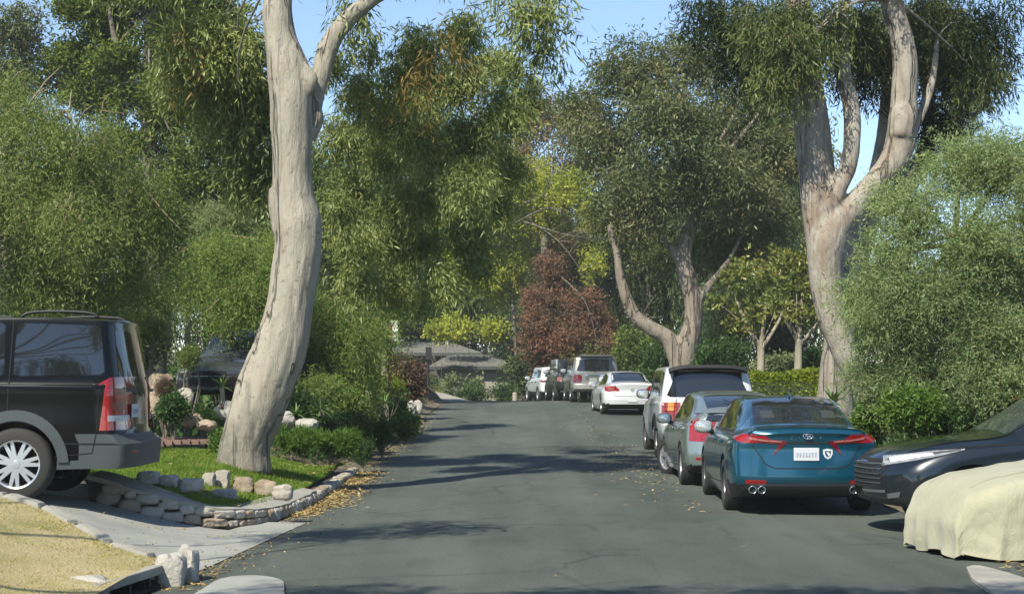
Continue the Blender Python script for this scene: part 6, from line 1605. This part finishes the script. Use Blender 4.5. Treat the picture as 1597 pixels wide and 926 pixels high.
# nose drape
base = len(V); nn_ = 22
for r in range(nn_ + 1):
    q = r / nn_
    for j in range(na + 1):
        x0, y0, z0 = V[j]; v = -1 + 2 * j / na
        hem = .05 + .025 * math.sin(v * 9); z = z0 * (1 - q) + min(z0, hem) * q
        fo = .07 * math.sin(min(1, q * 2.2) * math.pi / 2) * (1 - abs(v) ** 3) + .02 * math.sin(v * 22) * q + .03 * noise.noise((v * 3, q * 2, 2)) * q
        V.append((x0 + hv.x * fo, y0 + hv.y * fo, z))
for r in range(nn_):
    for j in range(na):
        a = base + r * (na + 1) + j; F.append((a + na + 1, a + na + 2, a + 1, a))
m, nt, b = newmat('pale_cover_cloth')
cc = ramp(nt, [(.3, (.31, .305, .20)), (.7, (.37, .36, .245))], noisetex(nt, 1.5, 4, .6))
nt.links.new(cc, b.inputs['Base Color']); b.inputs['Roughness'].default_value = .9; b.inputs['Sheen Weight'].default_value = .2
bump(nt, b, noisetex(nt, 6, 9, .75, stretch=(1, 1, .4), dist=1.2), .6, .05)
M['cover'] = m; M['seam'] = plain('seam_tape', (.30, .30, .19), .9)
root = thing('covered_car', 'car under a pale yellow fabric cover at the lower right edge', 'car', (mid0.x, mid0.y, 0), 0, 'vehicles parked in driveways')
me_ = MB().add(V, F); o = obj('car_cover', me_, m, root, smooth=True, world=True)
# stitched seam tape along the bonnet edges and across the cover
cb = BVHTree.FromPolygons([tuple(v) for v in V], [tuple(f) for f in F])
def on_cover(x, y):
    p = mid0 - hv * x + wv.normalized() * y
    h = cb.ray_cast(Vector((p.x, p.y, 3)), Vector((0, 0, -1))); return h[0] if h[0] else Vector((p.x, p.y, .8))
for sp_ in ([(x / 20, .45) for x in range(3, 80)], [(x / 20, -.45) for x in range(3, 80)], [(1.55, y / 20) for y in range(-15, 16)]):
    mb = MB(); Vv = []
    for k, (x, y) in enumerate(sp_):
        c_ = on_cover(x, y); dx = (0, .006) if sp_[0][1] == sp_[1][1] else (.006, 0)
        a1, b1_ = on_cover(x - dx[0], y - dx[1]), on_cover(x + dx[0], y + dx[1]); Vv += [a1 + Vector((0, 0, .003)), b1_ + Vector((0, 0, .003))]
    mb.add(Vv, [(2 * k, 2 * k + 1, 2 * k + 3, 2 * k + 2) for k in range(len(sp_) - 1)]); obj('seam', mb, M['seam'], root, world=True)
for x in (.85, 3.5):
    for sg in (1, -1):
        p = mid0 - hv * x + wv.normalized() * sg * (wid / 2 - .16)
        Mx = Matrix.Translation((p.x - mid0.x, p.y - mid0.y, .31)) @ Matrix.Rotation(math.atan2(hv.y, hv.x), 4, 'Z')
        obj('wheel', MB().lathe([(.18, .1), (.27, .1), (.31, .07), (.31, -.07), (.27, -.1), (.18, -.1)], 28, Mx, closed=True), M['tyre'], root, angle=45)
# ------------------------------------------------------------------ far houses
def roof_hip(name, parent, Y, eave, ridge, depth, mat, thick=.12):
    """eave: (pxL, pxR, py) ; ridge: (pxL, pxR, py)"""
    a, b = W(eave[0], eave[2], Y), W(eave[1], eave[2], Y)
    r1, r2 = W(ridge[0], ridge[2], Y + depth / 2), W(ridge[1], ridge[2], Y + depth / 2)
    c, d = Vector((b.x, b.y + depth, b.z)), Vector((a.x, a.y + depth, a.z))
    mb = MB(); V = [a, b, c, d, r1, r2]; mb.add(V, [(0, 1, 5, 4), (1, 2, 5), (2, 3, 4, 5), (3, 0, 4)]); o = obj(name, mb, mat, parent, world=True)
    # shingle courses
    mc = MB(); n = 9
    for k in range(1, n):
        u = k / n; p, q = a.lerp(r1, u), b.lerp(r2, u); nrm = Vector((0, -.5, .85)) * .02
        mc.add([p + nrm, q + nrm, q - Vector((0, .03, .03)) + nrm * 0, p - Vector((0, .03, .03))], [(0, 1, 2, 3)])
    obj('shingle_course', mc, mat, o)
    for ch in o.children: 
        L = Vector(parent.location); me = ch.data
        for v in me.vertices: v.co -= L
    f = MB(); th = Vector((0, 0, -thick * 1.6)); out = Vector((0, -.02, 0))
    f.add([a + out, b + out, b + out + th, a + out + th, a + out + Vector((0, .25, 0)) + th, b + out + Vector((0, .25, 0)) + th], [(0, 3, 2, 1), (3, 4, 5, 2)]); obj('fascia', f, M['fascia'], parent, world=True)
    return a, b
Yh = 98
h1 = thing('bungalow', 'low tan bungalow wing with grey shingle hip roof beyond the road bend', 'house', W(735, 600, Yh))
a, b = roof_hip('roof', h1, Yh, (668, 802, 571), (700, 770, 553), 7, M['roof'])
w0, w1 = W(680, 574, Yh + .6), W(792, 574, Yh + .6)
gz = W(0, 640, Yh).z
obj('wall', MB().box(((w0.x + w1.x) / 2, w0.y + 3, (w0.z + gz) / 2 + .1), (w1.x - w0.x, 6, w0.z - gz + .2)), M['wall_tan'], h1, world=True)
q = W(746, 576.5, Yh + .55); lm = obj('wall_lamp', superell((q.x, q.y - .1, q.z), (.17, .12, .07), 2.4), M['white_plastic'], h1, smooth=True, world=True)
lm2 = obj('lamp_head', superell((q.x - .12, q.y - .2, q.z - .07), (.08, .08, .09), 2.2), M['white_plastic'], lm, smooth=True); 
for v in lm2.data.vertices: v.co -= Vector(h1.location)
o = obj('garage_door', MB().box(((w0.x + w1.x) / 2 + .2, w0.y - .02, (w0.z + gz) / 2 - .1), ((w1.x - w0.x) * .6, .05, (w0.z - gz) * .85)), plain('tan_door', (.27, .26, .21), .7), h1, world=True)
h2 = thing('bungalow', 'rear bungalow wing with grey gable roof and a small chimney pipe', 'house', W(700, 590, Yh + 12))
roof_hip('roof', h2, Yh + 10, (590, 753, 550), (612, 702, 533), 8, M['roof'])
w0, w1 = W(650, 552, Yh + 10.8), W(748, 552, Yh + 10.8)
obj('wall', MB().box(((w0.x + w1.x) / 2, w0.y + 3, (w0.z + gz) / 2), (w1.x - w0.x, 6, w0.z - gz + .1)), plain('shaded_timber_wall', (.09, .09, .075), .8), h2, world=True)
q = W(697, 537, Yh + 13); obj('chimney_pipe', MB().tube([(q.x, q.y, q.z - .6), (q.x, q.y, q.z + .25)], .11, 10), M['white_plastic'], h2, world=True)
# pale drive up to the bungalow
V = [W(655, 605, 84), W(690, 612, 82), W(752, 630, 73), W(700, 634, 71), W(660, 632, 71), W(640, 625, 76)]
mb = MB().add(V + [v - Vector((0, 0, .4)) for v in V], [tuple(range(6))[::-1]] + [(i, (i + 1) % 6, 6 + (i + 1) % 6, 6 + i) for i in range(6)]); o = obj('bungalow_drive', mb, M['ledge']); tag(o, kind='structure')
# ------------------------------------------------------------------ signs and posts
s1 = thing('street_sign', 'white sign seen nearly edge-on atop a reddish post among the left shrubs', 'sign', W(608, 600, 39))
p0, p1 = W(608, 612, 39), W(609, 505, 39)
obj('post', MB().tube([p0, p1], .04, 10), M['post_red'], s1, world=True)
q = W(615, 516, 39); obj('sign_panel', MB().box(q, (.20, .03, .48), math.radians(-25)), M['sign_white'], s1, world=True, bevel=.01)
q = W(605, 512, 39.2); obj('sign_back', MB().box(q, (.12, .03, .3), math.radians(50)), plain('sign_back_grey', (.2, .21, .2), .5), s1, world=True)
s2 = thing('street_sign', 'dark back of a small upright sign in front of the far grey roofs', 'sign', W(668, 600, 47))
obj('post', MB().tube([W(667.5, 600, 47), W(667.5, 541, 47)], .035, 8), M['post_dark'], s2, world=True)
q = W(668.5, 551, 46.9); obj('sign_panel', MB().box(q, (.17, .02, .37)), M['post_dark'], s2, world=True, bevel=.03)
s3 = thing('wooden_post', 'square pinkish wooden post beside the farthest white crossover', 'post', W(836, 628, 84))
q0, q1 = W(836, 640, 81), W(836, 591, 81); obj('post', MB().box(((q0.x + q1.x) / 2, q0.y, (q0.z + q1.z) / 2), (.2, .2, q1.z - q0.z)), M['wood'], s3, world=True, bevel=.01); obj('post_cap', MB().box((q1.x, q0.y, q1.z + .02), (.25, .25, .04)), M['wood'], s3, world=True)
s4 = thing('bollard', 'short grey stone post at the road bend under the young pine', 'post', W(803, 628, 82))
q0, q1 = W(803, 640, 79), W(803, 613, 79); obj('post', MB().tube([(q1.x, q0.y, q0.z), (q1.x, q0.y, q1.z)], [.13, .11], 12), M['stone'], s4, world=True); obj('cap', superell((q1.x, q0.y, q1.z), (.12, .12, .05), 2), M['stone'], s4, smooth=True, world=True)
# ------------------------------------------------------------------ fallen leaves and twigs
rng = np.random.default_rng(77)
def litter(name, pts, L, Wd, seed):
    r = np.random.default_rng(seed); P = np.array(pts); n = len(P)
    a = r.uniform(0, 2 * np.pi, n); D = np.stack([np.cos(a), np.sin(a), r.normal(0, .18, n)], 1); S_ = np.stack([-np.sin(a), np.cos(a), r.normal(0, .25, n)], 1)
    l = L * r.uniform(.5, 1.3, (n, 1)); w = Wd * r.uniform(.6, 1.2, (n, 1)) / 2
    P = P + np.array([0, 0, .012])
    V = np.stack([P, P + D * l * .5 + S_ * w, P + D * l + np.array([0, 0, .008]), P + D * l * .5 - S_ * w], 1).reshape(-1, 3)
    o = bpy.data.objects.new(name, qmesh(name, V, np.arange(4 * n).reshape(n, 4), M['litter'])); COL.objects.link(o); tag(o, kind='stuff'); return o
pts = []
def rz_(x, y): return ZR(y) + (.03 * math.sin(math.pi * (x - XL) / (XR - XL)) if XL < x < XR else .02)
for _ in range(1700):      # gutter along the wall
    s = rng.uniform(3.2, arc[-1]); p, a = at_arc(s); nrm = Vector((math.sin(a), -math.cos(a), 0)); d = abs(rng.normal(0, .13)) * (1 + .8 * (s > 4.5)) + .06
    q = p + nrm * d; pts.append((q.x, q.y, rz_(q.x, q.y) + rng.uniform(0, .03) * max(0, 1 - d * 3)))
for _ in range(900):
    y = rng.uniform(27, 62); x = XL + rng.normal(-.1, .28); pts.append((x, y, max(rz_(x, y), G(x, y)) + .01))
for _ in range(200):       # under and beside the parked cars
    y = rng.uniform(20, 50); x = 2.5 - abs(rng.normal(0, .5)); pts.append((x, y, rz_(x, y)))
for _ in range(260):
    y = rng.normal(31, 2.5); x = rng.normal(2.3, .35); pts.append((x, y, rz_(x, y)))
for _ in range(110):
    y = rng.uniform(12, 62); x = rng.uniform(-2.6, 4.8); pts.append((x, y, rz_(x, y)))
for _ in range(500):       # bottom right corner
    x, y = rng.normal(4.75, .22), rng.normal(14.2, .6); pts.append((x, y, max(rz_(x, y), G(x, y)) + .01))
for _ in range(60):
    x, y = rng.normal(-2.62, .12), rng.normal(13.9, .4); pts.append((x, y, rz_(x, y)))
litter('fallen_leaves', pts, .075, .035, 1)
pts = []
while len(pts) < 260:
    k = rng.integers(0, len(lawnF)); p = lawnV[lawnF[k][0]]; pts.append((p[0] + rng.uniform(-.1, .1), p[1] + rng.uniform(-.1, .1), p[2] + .035))
litter('fallen_leaves_on_lawn', pts, .06, .03, 2)
# garden ground-cover, so that no bare soil shows behind the beds
for nm, x0, x1, y0, y1, n, mt, seed in (('ground_cover', -14, -3.3, 28.5, 62, 26000, 'shrub_dark', 1), ('ground_cover', 5.4, 14, 20, 60, 26000, 'shrub_dark', 2), ('ground_cover', -16, 10, 84, 96, 9000, 'shrub_dark', 3)):
    r = np.random.default_rng(seed); P = np.stack([r.uniform(x0, x1, n), r.uniform(y0, y1, n), np.zeros(n)], 1)
    P[:, 2] = [G(a, b) + r.uniform(-.02, .16) * (1 + noise.noise((a, b, 0))) for a, b, c in P]
    D = r.normal(size=(n, 3)); D[:, 2] = np.abs(D[:, 2]); D /= np.linalg.norm(D, axis=1, keepdims=True); Sd = np.cross(D, r.normal(size=(n, 3))); Sd /= np.linalg.norm(Sd, axis=1, keepdims=True)
    V = np.stack([P, P + D * .09 + Sd * .05, P + D * .2, P + D * .09 - Sd * .05], 1).reshape(-1, 3)
    o = bpy.data.objects.new(nm, qmesh(nm, V, np.arange(4 * n).reshape(n, 4), M[mt])); COL.objects.link(o); tag(o, kind='stuff')

# worn scratch arcs and tar snakes on the asphalt
def road_line(name, pix, wd, mat):
    P = bez([gp(a, b) for a, b in pix], 40); V = []
    for i, q in enumerate(P):
        d_ = (P[min(i + 1, 39)] - P[max(i - 1, 0)]); nn_ = Vector((-d_.y, d_.x, 0)).normalized() * wd * (.6 + .6 * abs(noise.noise((i * .7, wd * 9, 1)))) * (1 - abs(i / 19.5 - 1) ** 6)
        for sg in (1, -1):
            r_ = q + nn_ * sg; V.append((r_.x, r_.y, ZR(r_.y) + .03 * math.sin(math.pi * (r_.x - XL) / (XR - XL)) + .005))
    tag(obj(name, MB().add(V, [(2 * i, 2 * i + 1, 2 * i + 3, 2 * i + 2) for i in range(39)]), mat), kind='structure')
M['tar'] = plain('tar', (.028, .030, .029), .5); M['scuff'] = plain('scuff', (.13, .14, .125), .9)
road_line('tyre_scuff', [(515, 783), (560, 796), (620, 800), (690, 793), (750, 790)], .02, M['scuff'])
road_line('tyre_scuff', [(800, 790), (835, 788), (870, 791)], .025, M['scuff'])
# grit and dust gathered along the gutter line and driveway mouth
pts = []
for _ in range(3600):
    y = rng.uniform(13, 50); x = XLe(y) + abs(rng.normal(0, .22)) + .02
    pts.append((x, y, rz_(x, y) - .009))
for _ in range(500):
    x = rng.uniform(-7, -2.5); y = rng.uniform(14.3, 18.2) ; pts.append((x, y, zdrive(x, y) + .004))
litter('gutter_grit', pts, .03, .022, 5)
# haze volume added to lift the darks, as a milky windscreen would
if True:
    hz = obj('haze', MB().box((0, 75, 22), (150, 210, 50)), None); hz.data.materials.clear(); tag(hz, kind='stuff')
    hm = bpy.data.materials.new('haze'); hm.use_nodes = True; hn = hm.node_tree; hn.nodes.clear()
    pv = N(hn, 'ShaderNodeVolumePrincipled'); pv.inputs['Color'].default_value = (.9, .93, .92, 1); pv.inputs['Density'].default_value = .0005
    oo = N(hn, 'ShaderNodeOutputMaterial'); hn.links.new(pv.outputs[0], oo.inputs['Volume']); hz.data.materials.append(hm)
    S.cycles.volume_bounces = 0
print('TRIS', sum(len(m.polygons) * 2 for m in bpy.data.meshes))
